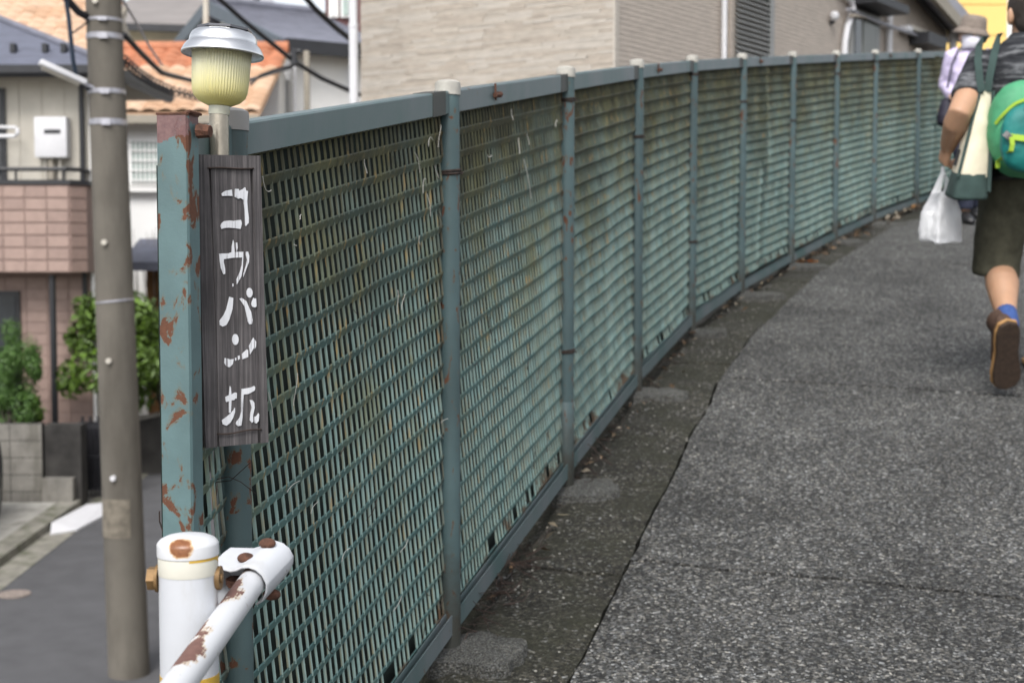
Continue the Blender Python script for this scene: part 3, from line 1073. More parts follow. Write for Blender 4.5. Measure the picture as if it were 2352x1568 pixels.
# loose tie wire below the board round the first post
bm = B()
x, y = POSTS[0]
pts = [at(460, 1118, 1.93), at(500, 1100, 1.925), at(525, 1094, 1.925), at(553, 1106, 1.93), at(590, 1135, 1.945)]
tube(bm, pts, .0006, 5)
tube(bm, [at(485, 1108, 1.925), at(530, 1103, 1.922), at(575, 1062, 1.872)], .0006, 5)
tag(add('loose_wire', bm, M['darkwire'], smooth='all', origin=pts[0]), 'thin dark wire twisted loosely round the post below the sign', 'wire')

# ------------------------------------------------------------------ solar lamp
lamp_c = at(503, 250, 1.872)
lamp = thing('solar_lamp', 'solar garden lamp with silver cap and yellowed ribbed lens above the sign', 'lamp', at(502, 700, 1.872))
tilt = Matrix.Rotation(math.radians(3.2), 3, 'Y') @ Matrix.Rotation(math.radians(-3.0), 3, 'X')
zbot = at(502, 700, 1.872).z
bm = B()
lathe(bm, [(.0125, 0), (.0125, lamp_c.z - zbot + .0)], (lamp_c.x, 1.872, zbot), n=28)
add('stake', bm, M['steel'], lamp, smooth=True)
bm = B()
lathe(bm, [(.0135, 0), (.0138, .004), (.0138, .010), (.0132, .014)], lamp_c - V((0, 0, .008)), tilt, n=28)
add('collar', bm, M['clear'], lamp, smooth=True)
lc = lamp_c + tilt @ V((0, 0, .003))
bm = B()
NR = 240
prof = [(.013, 0), (.017, .0016), (.026, .006), (.0325, .0125), (.0350, .020), (.0357, .030), (.0366, .050), (.0374, .068)]
def rib(k, r, z):
    return 1.0 + (0.030 if (k % 4) < 2 else -0.018) * (1 if z > .004 else .3)
lathe(bm, prof + [(.0345, .068), (.0335, .05), (.0325, .03), (.030, .016), (.022, .0075), (.012, .004)], lc, tilt, n=NR, rmod=lambda k, r, z: rib(k, r, z) if r > .0351 or z < .0301 and r > .0125 and False else 1.0)
bm.free()
bm = B()
outer = []
for r, z in prof:
    outer.append((r, z, True))
inner = [(.0345, .068, False), (.0335, .05, False), (.0325, .03, False), (.030, .016, False), (.022, .0075, False), (.012, .004, False)]
rings = []
for r, z, o_ in outer + inner:
    ring = []
    for k in range(NR):
        a = 2 * math.pi * k / NR
        rr_ = r * ((rib(k, r, z)) if o_ else 1)
        ring.append(bm.verts.new(lc + tilt @ V((rr_ * math.cos(a), rr_ * math.sin(a), z))))
    rings.append(ring)
rings.append(rings[0])
skin(bm, rings, cap=False)
add('lens', bm, M['lens'], lamp, smooth='all')
cc = lc + tilt @ V((.001, 0, .0665))
bm = B()
lathe(bm, [(.010, .001), (.048, .001), (.0528, -.0006), (.0536, .0008), (.0528, .0035), (.0502, .0090), (.0474, .0130), (.0450, .0148), (.0441, .0154), (.0440, .0180), (.0432, .0225), (.0410, .0268), (.0375, .0298), (.0320, .0314), (.024, .0320), (.001, .0322)], cc, tilt, n=56)
capo = add('lamp_cap', bm, M['chrome'], lamp, smooth='all')
bm = B()
c8 = cc + tilt @ V((.001, 0, .0318))
pts = []
for x, y in ((-.033, -.014), (-.014, -.033), (.014, -.033), (.033, -.014), (.033, .014), (.014, .033), (-.014, .033), (-.033, .014)):
    pts.append(c8 + tilt @ V((x, y, 0)))
prism(bm, pts, tilt @ V((0, 0, .0030)))
add('solar_panel', bm, M['solar'], capo)
bm = B()
lathe(bm, [(.004, 0), (.0045, .02), (.011, .026), (.011, .045), (.008, .06)], lc + tilt @ V((0, 0, .004)), tilt, n=20)
add('light_holder', bm, M['cap'], lamp, smooth=True)

# ------------------------------------------------------------------ white guard rail in the foreground
wx, wy = at(432, 1280, 1.466).x, 1.466
wz = path_z(1.466)
guard = thing('guard_rail', 'white painted pipe guard rail with rust patches at the near end of the fence', 'railing', (wx, wy, wz))
ct = at(432, 1224, 1.466).z
rim = at(432, 1274, 1.466).z
bm = B()
lathe(bm, [(.0302, 0), (.0302, rim - wz + .01)], (wx, wy, wz), n=40)
gp = add('guard_post', bm, M['whitepost'], guard, smooth=True)
bm = B()
hc = ct - rim
lathe(bm, [(.0305, 0), (.0316, .0005), (.0318, hc * .52), (.0312, hc * .60), (.0285, hc * .74), (.022, hc * .88), (.012, hc * .97), (.0005, hc)], (wx, wy, rim), n=40)
add('cap', bm, M['capwhite'], gp, smooth=True)
bm = B()
lathe(bm, [(.0306, 0), (.0307, .001), (.0307, .0185), (.0305, .019)], (wx, wy, rim - .0192), n=40)
add('tape_ring', bm, M['whitetape'], gp, smooth=True)
bm = B()
arc = []
for k in range(25):
    a = math.radians(-75 + 92 * k / 24)
    hh = .002 + .013 * max(0, (k - 14) / 10) ** 2
    arc.append((a, hh))
lo = [bm.verts.new((wx + .0309 * math.cos(a), wy + .0309 * math.sin(a), rim - .0005 - hh)) for a, hh in arc]
hi = [bm.verts.new((wx + .0309 * math.cos(a), wy + .0309 * math.sin(a), rim + .0004)) for a, hh in arc]
for k in range(24):
    bm.faces.new((lo[k], lo[k + 1], hi[k + 1], hi[k]))
add('yellow_edge', bm, M['yellowband'], gp, smooth=True)
bm = B()
zz = at(432, 1568, 1.466).z
lathe(bm, [(.0305, 0), (.0306, .001), (.0306, .022), (.0305, .023)], (wx, wy, zz - .012), n=40)
add('yellow_band', bm, M['yellowband'], gp, smooth=True)
bm = B()
bz = at(352, 1327, 1.466).z
tube(bm, [(wx - .030, wy, bz), (wx - .033, wy, bz)], .0145, 20)
tube(bm, [(wx - .033, wy, bz), (wx - .0415, wy, bz)], .0125, 6)
tube(bm, [(wx + .029, wy + .002, bz), (wx + .034, wy + .002, bz)], .0125, 20)
tube(bm, [(wx - .031, wy, bz), (wx + .036, wy, bz)], .005, 10)
add('bolt', bm, M['brass'], gp, smooth=True)

# pipe, running back along the edge of the path past the camera
P0, P1 = at(578, 1338, 1.56), at(413, 1568, 1.285)
dirp = (P0 - P1).normalized()
bm = B()
pr = 0.0150
pts = [P1 - dirp * 2.6, P1 - dirp * 1.2, P1 - dirp * .3, P1, (P0 + P1) / 2, P0, P0 + dirp * .045]
tube(bm, pts, pr, 32)
add('rail_pipe', bm, M['pipe'], guard, smooth=True)
bm = B()
q0 = P1 - dirp * 2.4
lathe(bm, [(.0302, 0), (.0302, q0.z + .08 - path_z(q0.y)), (.02, q0.z + .095 - path_z(q0.y)), (.001, q0.z + .1 - path_z(q0.y))], (q0.x - .05, q0.y, path_z(q0.y)), n=24)
add('guard_post', bm, M['whitepost'], guard, smooth=True)
# bracket: bent plate wrapped over the end of the pipe and bolted to the post
ba = (dirp + V((.20, 0, .10))).normalized()
bl = V((1, 0, 0)); bl = (bl - ba * bl.dot(ba)).normalized()
bu = bl.cross(ba)
if bu.z < 0:
    bu = -bu
prof = [(-.034, -.029), (-.046, -.022), (-.0475, -.010), (-.0475, .0135), (-.045, .0165), (-.022, .0125), (-.015, .0145), (-.008, .0185), (.000, .0202), (.008, .0182), (.015, .0125), (.0195, .003), (.0185, -.006), (.014, -.016), (.006, -.022)]
bm = B()
Lb = 0.066
tw = 0.0022
nseg = 8
rows = []
mouth = P0 - ba * 0.006
for j in range(nseg + 1):
    q = j / nseg
    row = []
    for (l, u) in prof:
        # the far end is cut round and the outer corner is chamfered
        ln = Lb * (0.62 + 0.38 * min(1, max(0, (l + .0475) / .045)))
        k = 1 - 0.10 * max(0, q - .6) / .4
        row.append(mouth + ba * (ln * q) + bl * (l + (.004 * q)) + bu * (u * k + .006 * q))
    rows.append(row)
vr = [[bm.verts.new(p) for p in r] for r in rows]
for a, b in zip(vr, vr[1:]):
    for j in range(len(a) - 1):
        bm.faces.new((a[j], a[j + 1], b[j + 1], b[j]))
last = vr[-1]
bm.faces.new(last)
br = add('bracket', bm, M['whitepost'], guard, smooth=True)
sm = br.modifiers.new('thick', 'SOLIDIFY')
sm.thickness = tw
sm.offset = 1
bv = br.modifiers.new('bev', 'BEVEL')
bv.width = .0006
bv.segments = 1
for (l, u, q) in ((-.014, .0165, .024), (.000, .0215, .052)):
    bm = B()
    c = mouth + ba * q + bl * l + bu * (u + .002 + .006 * q / Lb)
    rotm = Matrix((bl, ba, bu)).transposed()
    ball(bm, c, .0098, .0088, .0055, rotm, 16)
    add('bolt', bm, M['rust'], br, smooth='all')
bm = B()
c = mouth + ba * .035 + bl * .010 - bu * .026
ball(bm, c, .011, .009, .006, Matrix((bl, ba, bu)).transposed(), 14)
add('bolt', bm, M['rust'], br, smooth='all')
bm = B()
c2 = mouth + ba * .02 - bl * .028
tube(bm, [c2 - bu * .012, c2 - bu * .004], .0095, 6)
add('nut', bm, M['rust'], br, smooth=True)
# ------------------------------------------------------------------ materials of the houses
M['cream'] = mat('cream_render', (0.50, 0.47, 0.41), 0.85, var=0.08, vs=3, dirt=((0.25, 0.23, 0.19), 0.36, 1.2))
M['tilebrown'] = mat('brown_pink_tile', (0.33, 0.235, 0.20), 0.6, var=0.1, vs=9)
M['tilebrown2'] = mat('brown_pink_tile_dark', (0.29, 0.205, 0.175), 0.6, var=0.1, vs=9)
M['grout'] = mat('grout', (0.265, 0.19, 0.165), 0.9, var=0.1)
M['slate'] = mat('blue_grey_slate', (0.13, 0.14, 0.185), 0.55, var=0.18, vs=4)
M['slate2'] = mat('grey_slate', (0.15, 0.155, 0.19), 0.6, var=0.2, vs=3)
M['greyroof'] = mat('pale_grey_roof', (0.33, 0.33, 0.37), 0.7, var=0.12, vs=1.5)
M['brownroof'] = mat('brown_grey_roof', (0.22, 0.20, 0.19), 0.7, var=0.12, vs=1.5)
M['darkmetal'] = mat('dark_metal', (0.022, 0.023, 0.027), 0.5, var=0.2)
M['soffit'] = mat('soffit_board', (0.32, 0.29, 0.24), 0.9, var=0.1)
M['peach'] = mat('peach_clay', (0.47, 0.30, 0.19), 0.75, var=0.12, vs=3)
M['peach2'] = mat('pale_peach_clay', (0.54, 0.375, 0.26), 0.75, var=0.1, vs=3)
M['orange'] = mat('orange_clay', (0.42, 0.165, 0.085), 0.75, var=0.25, vs=2.5)
M['offwhite'] = mat('off_white_wall', (0.80, 0.795, 0.78), 0.85, var=0.06, vs=1.5)
M['purewhite'] = mat('white_wall', (0.80, 0.80, 0.79), 0.85, var=0.03, vs=1.5)
M['whiteplastic'] = mat('white_plastic', (0.62, 0.62, 0.64), 0.45, var=0.05)
M['glass'] = mat('dark_window_glass', (0.03, 0.035, 0.04), 0.12, var=0.2, spec=0.7)
M['paleglass'] = mat('frosted_green_glass', (0.33, 0.41, 0.38), 0.35, var=0.15, vs=3)
M['yellow'] = mat('yellow_render', (0.80, 0.56, 0.19), 0.85, var=0.04, vs=1)
M['redbrown'] = mat('red_brown_wall', (0.11, 0.05, 0.05), 0.8, var=0.2)
M['siding'] = mat('taupe_siding', (0.43, 0.375, 0.325), 0.8, var=0.12, vs=7, stretch=(1, 1, 5))
M['shutter'] = mat('grey_shutter', (0.27, 0.275, 0.27), 0.5, var=0.08)
M['pole'] = mat('pole_concrete', (0.125, 0.113, 0.095), 0.9, var=0.22, vs=2.2, bmp=0.5, bs_=130, dirt=((0.07, 0.062, 0.05), 0.46, 3.2), stretch=(1, 1, .6))
M['band'] = mat('galvanised_band', (0.42, 0.42, 0.46), 0.45, metal=0.6, var=0.3, vs=40)
M['cable'] = mat('black_cable', (0.018, 0.018, 0.022), 0.6, var=0.2)
M['bluecable'] = mat('blue_black_cable', (0.02, 0.035, 0.06), 0.6, var=0.2)
M['gate'] = mat('black_gate', (0.016, 0.016, 0.020), 0.5, var=0.3)
M['darkwall'] = mat('sooty_wall', (0.032, 0.030, 0.028), 0.9, var=0.5, vs=4)
M['block'] = mat('concrete_block', (0.20, 0.19, 0.17), 0.95, var=0.22, vs=6, bmp=0.4, bs_=60, dirt=((0.07, 0.065, 0.05), 0.45, 3))
M['stone1'] = mat('split_stone_cream', (0.43, 0.385, 0.33), 0.85, var=0.12, vs=9, stretch=(1, 1, 3), bmp=.4, bs_=30)
M['stone2'] = mat('split_stone_sand', (0.405, 0.355, 0.30), 0.85, var=0.14, vs=9, stretch=(1, 1, 3), bmp=.4, bs_=30)
M['stone3'] = mat('split_stone_pale', (0.455, 0.415, 0.365), 0.85, var=0.10, vs=9, stretch=(1, 1, 3), bmp=.4, bs_=30)
M['bark'] = mat('bark', (0.06, 0.05, 0.04), 0.95, var=0.3, vs=20)

def leaf_mat(name, a, b_):
    m, nt, b = start(name)
    n = noise_(nt, coords(nt), 5.5, 5, 0.7)
    oi = nt.nodes.new('ShaderNodeNewGeometry').outputs['Random Per Island']
    c = mixc(nt, math_(nt, 'ADD', math_(nt, 'MULTIPLY', oi, .55), math_(nt, 'MULTIPLY', n, .5)), a, b_)
    put(nt, b, 'Base Color', c)
    put(nt, b, 'Roughness', 0.5)
    put(nt, b, 'Subsurface Weight', 0.0)
    return m
M['leafbright'] = leaf_mat('bright_leaf', (0.010, 0.022, 0.005), (0.13, 0.23, 0.025))
M['leafdark'] = leaf_mat('conifer_leaf', (0.02, 0.06, 0.012), (0.10, 0.20, 0.035))

# ------------------------------------------------------------------ utility pole with lamp and cables
PY = 11.3
pb = at(297, 1562, PY)
ptp = at(258, -400, PY)
pole = thing('utility_pole', 'tall concrete utility pole with metal bands beside the lower road', 'utility pole', (pb.x, PY, ground_z(PY)))
def pole_c(v):
    # a nearly upright pole leaning a little
    z = at(290, v, PY).z
    q = (z - ground_z(PY)) / 9.0
    return V((pb.x - 0.19 * q * 1.0, PY, z))
def pole_r(v):
    z = at(290, v, PY).z
    return 0.165 - (z - ground_z(PY)) * 0.0052
bm = B()
z0 = ground_z(PY)
pts = [V((pb.x, PY, z0 - .2)), V((pb.x, PY, z0)), pole_c(784), pole_c(0), pole_c(-1200)]
tube(bm, pts, [.167, .165, pole_r(784), pole_r(0), pole_r(-1200)], 32)
add('pole_shaft', bm, M['pole'], pole, smooth=True)
for v, hh in ((48, .022), (86, .040), (212, .034), (282, .042), (-60, .04)):
    c = pole_c(v)
    r = pole_r(v)
    bm = B()
    lathe(bm, [(r, -hh / 2 - .002), (r + .006, -hh / 2), (r + .006, hh / 2), (r, hh / 2 + .002)], c, n=32)
    obox(bm, c + V((.03, -r - .012, -.008)), (.035, 0, 0), (0, .012, 0), (0, 0, hh * .55))
    add('metal_band', bm, M['band'], pole, smooth=True)
c = pole_c(691)
bm = B()
tlt = Matrix.Rotation(math.radians(-6), 3, 'Y')
lathe(bm, [(pole_r(691) + .001, -.008), (pole_r(691) + .006, -.007), (pole_r(691) + .006, .007), (pole_r(691) + .001, .008)], c, tlt, n=32)
add('metal_band', bm, M['band'], pole, smooth=True)
for v, m_ in ((557, 'cream'), (825, 'cream'), (1090, 'whiteplastic'), (10, 'cream')):
    c = pole_c(v)
    bm = B()
    r = pole_r(v)
    tube(bm, [c + V((-.02, -r + .01, 0)), c + V((-.02, -r - .03, 0))], .022, 10)
    add('step_bolt', bm, M[m_], pole, smooth=True)
bm = B()
r = pole_r(1185)
c = pole_c(1185)
ring = []
pp = []
for k in range(12):
    a = math.radians(-155 + 100 * k / 11)
    pp.append((a,))
lo = [bm.verts.new(c + V(((r + .004) * math.cos(a[0]), (r + .004) * math.sin(a[0]), -.15))) for a in pp]
hi = [bm.verts.new(c + V(((r + .003) * math.cos(a[0]), (r + .003) * math.sin(a[0]), .16))) for a in pp]
for k in range(11):
    bm.faces.new((lo[k], lo[k + 1], hi[k + 1], hi[k]))
add('paper_patch', bm, mat('paper_remains', (0.165, 0.145, 0.115), 0.9, var=0.35, vs=16), pole, smooth=True)

la, lb = at(90, 146, 11.0), at(196, 194, 11.15)
sl_ = thing('street_lamp', 'slim white tubular street lamp angled up from the left of the concrete pole', 'street lamp', lb)
dd = (la - lb).normalized()
bm = B()
sd_ = dd.cross(V((0, 0, 1))).normalized()
un = sd_.cross(dd)
if un.z < 0: un = -un
obox(bm, (la + lb) / 2 + un * .012, dd * ((la - lb).length / 2), sd_ * .05, un * .022, .012)
add('lamp_housing', bm, M['whiteplastic'], sl_, smooth=True)
bm = B()
tube(bm, [la - dd * .03 - un * .016, lb + dd * .04 - un * .016], .022, 12)
add('lamp_tube', bm, M['cream'], sl_, smooth=True)
bm = B()
tube(bm, [lb, lb - dd * .08, pole_c(200) + V((-.14, -.02, 0))], .016, 10)
add('lamp_arm', bm, M['band'], sl_, smooth=True)

def sag(a, b, s, n=14):
    return [a.lerp(b, k / n) - V((0, 0, s * math.sin(math.pi * k / n))) for k in range(n + 1)]
def cable(label, pts, r, m='cable', group='cables around the utility pole', ext=(0, 0)):
    bm = B()
    pts = list(pts)
    if ext[0]:
        pts = [pts[0] + (pts[0] - pts[1]).normalized() * ext[0] + V((0, 0, ext[0] * .06))] + pts
    if ext[1]:
        pts = pts + [pts[-1] + (pts[-1] - pts[-2]).normalized() * ext[1] + V((0, 0, ext[1] * .06))]
    tube(bm, pts, r, 6)
    tag(add('power_cable', bm, M[m], smooth='all', origin=pts[0]), label, 'cable', group)
cable('thick black cable entering the concrete pole from the upper left', [at(60, -60, 10.4), at(110, -40, 10.7), at(150, -6, 11), at(180, 28, 11.15), at(206, 42, 11.22)], .03, ext=(14, 0))
cable('blue black cable bundle hanging down left of the concrete pole to the lamp', [at(150, -10, 11), at(158, 40, 11), at(163, 90, 11), at(168, 140, 11.05), at(176, 180, 11.1), at(204, 205, 11.2)], .018, 'bluecable', ext=(3, 0))
cable('thin stay wire between the cable bundle and the concrete pole', [at(158, 82, 11), at(182, 66, 11.1), at(208, 46, 11.2)], .007)
cable('thick dark cable dropping right from below the second pole band', [at(285, 80, 11.3), at(320, 118, 12), at(352, 150, 12.6), at(372, 168, 13), at(410, 178, 14.2), at(450, 188, 15.5), at(520, 200, 18)], .024, ext=(0, 12))
cable('pale grey thin cable running right across the orange roof', [at(282, 0, 11.3), at(312, 50, 12.2), at(342, 105, 13.5), at(372, 150, 15)], .012, 'band')
bm = B()
cc_ = [at(284, 138, 11.35), at(318, 168, 12), at(352, 190, 12.7), at(392, 208, 13.6), at(450, 222, 15), at(520, 230, 17.5)]
pts = []
for k in range(161):
    q = k / 160 * (len(cc_) - 1)
    i = min(int(q), len(cc_) - 2)
    p = cc_[i].lerp(cc_[i + 1], q - i)
    a = k * .9
    pts.append(p + V((.03 * math.cos(a), 0, .045 * math.sin(a))))
tube(bm, pts, .008, 4)
tube(bm, cc_, .012, 6)
tag(add('power_cable', bm, M['cable'], smooth='all', origin=cc_[0]), 'spiral wrapped cable sagging right over the peach tiled roof', 'cable', 'cables around the utility pole')
cable('heavy black cable slanting from the top down across the grey gabled house', [at(480, -30, 19), at(506, 0, 19.2), at(560, 48, 19.7), at(622, 98, 20.2), at(676, 142, 20.7), at(738, 180, 21.2), at(815, 214, 22)], .034, ext=(16, 10))
cable('black cable slanting above the slate roof towards the white pole', [at(670, -40, 20), at(725, 22, 20.5), at(772, 65, 21), at(812, 96, 21.5)], .042, ext=(16, 10))
cable('thin cable linking the insulator to the wall at the lamp', [at(575, 195, 20), at(600, 172, 20.2), at(640, 158, 20.5), at(680, 150, 20.8)], .018)
bm = B()
tube(bm, [at(676, 112, 20.6), at(676, 148, 20.6)], [.04, .055], 10)
tube(bm, [at(672, 118, 20.6), at(690, 118, 20.6)], .03, 8)
tag(add('cable_insulator', bm, M['darkmetal'], smooth=True, origin=at(676, 148, 20.6)), 'dark insulator clamp on the heavy slanting cable', 'insulator')

# ------------------------------------------------------------------ left house with brown tiled balcony
HY = 19.0
BY = 18.45
def Xat(u, Y):
    return at(u, 500, Y).x
hx = Xat(207, HY)
gz = ground_z(HY)
house = thing('tiled_house', 'two storey house with brown tiled balcony, cream upper wall and blue grey slate roof', 'house', (hx - 3, HY, gz))
ze = at(200, 178, HY).z
bm = B()
box(bm, hx - 8, hx, HY, HY + 1.9, gz - .1, ze + .02)
add('wall', bm, M['cream'], house)
# vertical siding joints
zb0, zb1 = at(100, 626, BY).z, at(100, 424, BY).z
for k in range(14):
    bm = B()
    x1 = hx - .012 - k * .30
    box(bm, x1 - .288, x1, HY - .012, HY - .001, zb0 + .05, ze)
    add('siding_board', bm, M['cream'], house)
# lower wall tiles and balcony tiles
tw_, th_ = .283, .151
def tile_mesh(w_, h_, dpt, m_, nm='tile'):
    bm = B()
    box(bm, 0, w_, -dpt, 0, 0, h_, min(.006, h_ * .1))
    return mesh_of(nm, bm, m_)
tmA, tmB = tile_mesh(tw_ - .012, th_ - .010, .015, M['tilebrown']), tile_mesh(tw_ - .012, th_ - .010, .015, M['tilebrown2'])
bx = Xat(160, BY)
bm = B()
vs = [(bx - 6, BY), (bx, BY), (bx + .16, BY + .2), (bx + .16, HY), (bx - 6, HY)]
prism(bm, [V((x, y, zb0)) for x, y in vs], (0, 0, zb1 - zb0))
bal = add('balcony', bm, M['grout'], house)
rr = random.Random(9)
nrow = int((zb1 - zb0) / th_)
for r_ in range(nrow):
    for c_ in range(9):
        inst('tile', tmA if rr.random() < .6 else tmB, bal, (bx - (c_ + 1) * tw_, BY - .001, zb0 + .01 + r_ * (zb1 - zb0 - .015) / nrow))
bm = B()
a_, b_ = V((bx + .004, BY + .004, 0)), V((bx + .156, BY + .196, 0))
for r_ in range(nrow):
    z = zb0 + .01 + r_ * (zb1 - zb0 - .015) / nrow
    prism(bm, [V((a_.x, a_.y, z)), V((b_.x, b_.y, z)), V((b_.x, b_.y, z + th_ - .01)), V((a_.x, a_.y, z + th_ - .01))], (.011, -.009, 0))
add('corner_tile', bm, M['tilebrown2'], bal, kind='stuff')
bm = B()
prism(bm, [V((x, y, zb1)) for x, y in ((bx - 6, BY - .03), (bx + .02, BY - .03), (bx + .2, BY + .2), (bx + .2, HY - .02), (bx - 6, HY - .02))], (0, 0, .06))
add('coping', bm, M['darkmetal'], house)
zr = at(100, 388, BY).z
bm = B()
tube(bm, [V((bx - 6, BY + .05, zr)), V((bx - .05, BY + .05, zr)), V((bx + .10, BY + .22, zr)), V((bx + .10, HY - .02, zr))], .028, 8)
add('hand_rail', bm, M['darkmetal'], house, smooth=True)
for k in range(5):
    bm = B()
    x = bx - .08 - k * .62
    tube(bm, [V((x, BY + .05, zb1)), V((x, BY + .05, zr))], .018, 8)
    add('baluster', bm, M['darkmetal'], house, smooth=True)
# ground floor
gw = bx + .16
for r_ in range(int((zb0 - gz) / th_)):
    for c_ in range(8):
        x = hx - .01 - (c_ + 1) * tw_
        inst('tile', tmB if rr.random() < .6 else tmA, house, (x, HY - .001, gz + .02 + r_ * th_))
bm = B()
box(bm, hx - 8, hx - .004, HY - .004, HY + .02, gz, zb0 + .02)
add('tile_bed', bm, M['grout'], house)
bm = B()
x0, x1 = Xat(-150, HY), Xat(44, HY)
box(bm, x0, x1, HY - .06, HY - .02, at(0, 962, HY).z, at(0, 668, HY).z)
wf = add('door_frame', bm, M['darkmetal'], house)
bm = B()
box(bm, x0 + .05, x1 - .05, HY - .075, HY - .061, at(0, 955, HY).z, at(0, 680, HY).z)
add('pane', bm, M['glass'], wf)
bm = B()
x0, x1 = Xat(-160, HY), Xat(20, HY)
box(bm, x0, x1, HY - .05, HY - .014, zb1 - .1, at(0, 204, HY).z)
wf = add('balcony_door', bm, M['darkmetal'], house)
bm = B()
box(bm, x0 + .05, x1 - .06, HY - .06, HY - .051, zb1, at(0, 215, HY).z)
add('pane', bm, M['glass'], wf)
# pipes
for u, v0, v1, Y, r_ in ((196, 176, 730, HY - .08, .035), (127, 632, 985, BY + .12, .045)):
    bm = B()
    tube(bm, [at(u, v1, Y), V((at(u, v1, Y).x, Y, at(u, v0, Y).z))], r_, 10)
    add('drain_pipe', bm, M['darkmetal'], house, smooth=True)
bm = B()
tube(bm, [at(-30, 292, HY - .2), at(38, 293, HY - .2)], .022, 8)
tube(bm, [at(-30, 314, HY - .3), at(34, 313, HY - .3), at(41, 306, HY - .25), at(40, 296, HY - .2)], .026, 8)
add('laundry_bracket', bm, M['whiteplastic'], house, smooth=True)
# hipped slate roof in stepped courses
ov = .42
ex0, ex1, ey0, ey1 = hx - 9, hx + ov, HY - ov, HY + 2.6
tan = .42
roof = thing('roof_group', '', '', (0, 0, 0), kind='structure')
bpy.data.objects.remove(roof)
bm = B()
half = 2.15
rb_ = (ey1 - ey0 - half) / half
ncs = 22
zr0 = at(200, 150, ey0).z
for k in range(ncs):
    s0, s1 = half * k / ncs, half * (k + 1) / ncs
    za, zb_ = zr0 + s0 * tan + .012, zr0 + s1 * tan
    ringa = [V((ex0 + s0, ey0 + s0, za)), V((ex1 - s0, ey0 + s0, za)), V((ex1 - s0, ey1 - s0 * rb_, za)), V((ex0 + s0, ey1 - s0 * rb_, za))]
    ringb = [V((ex0 + s1, ey0 + s1, zb_)), V((ex1 - s1, ey0 + s1, zb_)), V((ex1 - s1, ey1 - s1 * rb_, zb_)), V((ex0 + s1, ey1 - s1 * rb_, zb_))]
    va = [bm.verts.new(p) for p in ringa]
    vb = [bm.verts.new(p) for p in ringb]
    vc = [bm.verts.new(p - V((0, 0, .014))) for p in ringa]
    for j in range(4):
        i2 = (j + 1) % 4
        bm.faces.new((va[j], va[i2], vb[i2], vb[j]))
        bm.faces.new((vc[j], vc[i2], va[i2], va[j]))
rf = add('roof', bm, M['slate'], house)
bm = B()
p = [V((ex1 - half, ey0 + half, zr0 + half * tan + .03)), V((ex1, ey0, zr0 + .03))]
tube(bm, p, .05, 8)
tube(bm, [V((ex1 - half, ey0 + half, zr0 + half * tan + .03)), V((ex0 + half, ey0 + half, zr0 + half * tan + .03))], .06, 8)
add('hip_cap', bm, M['slate2'], rf, smooth=True)
for u, v in ((35, 120), (108, 130), (150, 95)):
    bm = B()
    c = at(u, v, ey0 + .6)
    s_ = (c.z - zr0) / tan
    q = V((c.x, ey0 + .55, zr0 + .55 * tan))
    obox(bm, q + V((0, 0, .06)), (.03, 0, 0), (0, .07, 0), (0, 0, .06))
    add('snow_guard', bm, M['darkmetal'], rf)
bm = B()
zf = zr0 - .005
zl = at(200, 178, ey0).z
for (xa, ya), (xb, yb) in (((ex0, ey0 + .02), (ex1 - .02, ey0 + .02)), ((ex1 - .02, ey0 + .02), (ex1 - .02, ey1))):
    dv = V((xb - xa, yb - ya, 0)).normalized()
    nn = V((dv.y, -dv.x, 0)) * .11
    prism(bm, [V((xa, ya, zl)), V((xa, ya, zf)), V((xa, ya, zf)) + nn, V((xa, ya, zl + .05)) + nn, V((xa, ya, zl)) + nn * .6], V((xb - xa, yb - ya, 0)) + dv * .1)
add('gutter_board', bm, M['darkmetal'], rf)
bm = B()
prism(bm, [V((ex0, ey0 + .1, zl + .02)), V((ex1 - .08, ey0 + .1, zl + .02)), V((ex1 - .08, ey1, zl + .02)), V((ex0, ey1, zl + .02))], (0, 0, .03))
add('soffit', bm, M['soffit'], rf)
bm = B()
prism(bm, [V((hx + .01, HY - .02, zl + .02)), V((hx + .01, HY + .02, zl + .02)), V((hx + .01, HY + .02, gz)), V((hx + .01, HY - .02, gz))], (.04, 0, 0))
add('corner_trim', bm, M['offwhite'], house)

# water heater
wh = thing('water_heater', 'white gas water heater box with pipes on the cream wall above the balcony', 'water heater', at(115, 410, HY - .15))
a_, b_ = at(79, 362, HY - .2), at(152, 268, HY - .2)
bm = B()
box(bm, a_.x, b_.x, HY - .2, HY - .014, a_.z, b_.z, .02)
hb = add('heater_case', bm, M['whiteplastic'], wh, smooth=True)
bm = B()
a2, b2 = at(102, 312, HY - .2), at(139, 303, HY - .2)
box(bm, a2.x, b2.x, HY - .208, HY - .196, a2.z + .03, b2.z + .03)
add('vent_slot', bm, M['darkmetal'], hb)
for u in (104, 118, 138):
    bm = B()
    p = at(u, 362, HY - .1)
    tube(bm, [p, V((p.x, p.y, at(u, 412, HY - .1).z))], .02 if u != 118 else .045, 10)
    add('heater_pipe', bm, M['cream'] if u != 118 else M['soffit'], wh, smooth=True)

# ------------------------------------------------------------------ tiled roofs of clay tiles
def clay_tile():
    bm = B()
    wd, ln = .30, .34
    n_ = 6
    rows = []
    for y in (0, ln):
        row = []
        for k in range(n_ + 1):
            q = k / n_
            row.append(V((wd * q, y, .055 * math.sin(q * math.pi * 1.0) ** 1.0 + (0.028 if y == 0 else 0))))
        rows.append(row)
    va = [bm.verts.new(p) for p in rows[0]]
    vb = [bm.verts.new(p) for p in rows[1]]
    vl = [bm.verts.new(p - V((0, -.004, .028))) for p in rows[0]]
    for k in range(n_):
        bm.faces.new((va[k], va[k + 1], vb[k + 1], vb[k]))
        bm.faces.new((vl[k], vl[k + 1], va[k + 1], va[k]))
    return bm
ctiles = {m: mesh_of('roof_tile', clay_tile(), M[m], True) for m in ('peach', 'peach2', 'orange')}

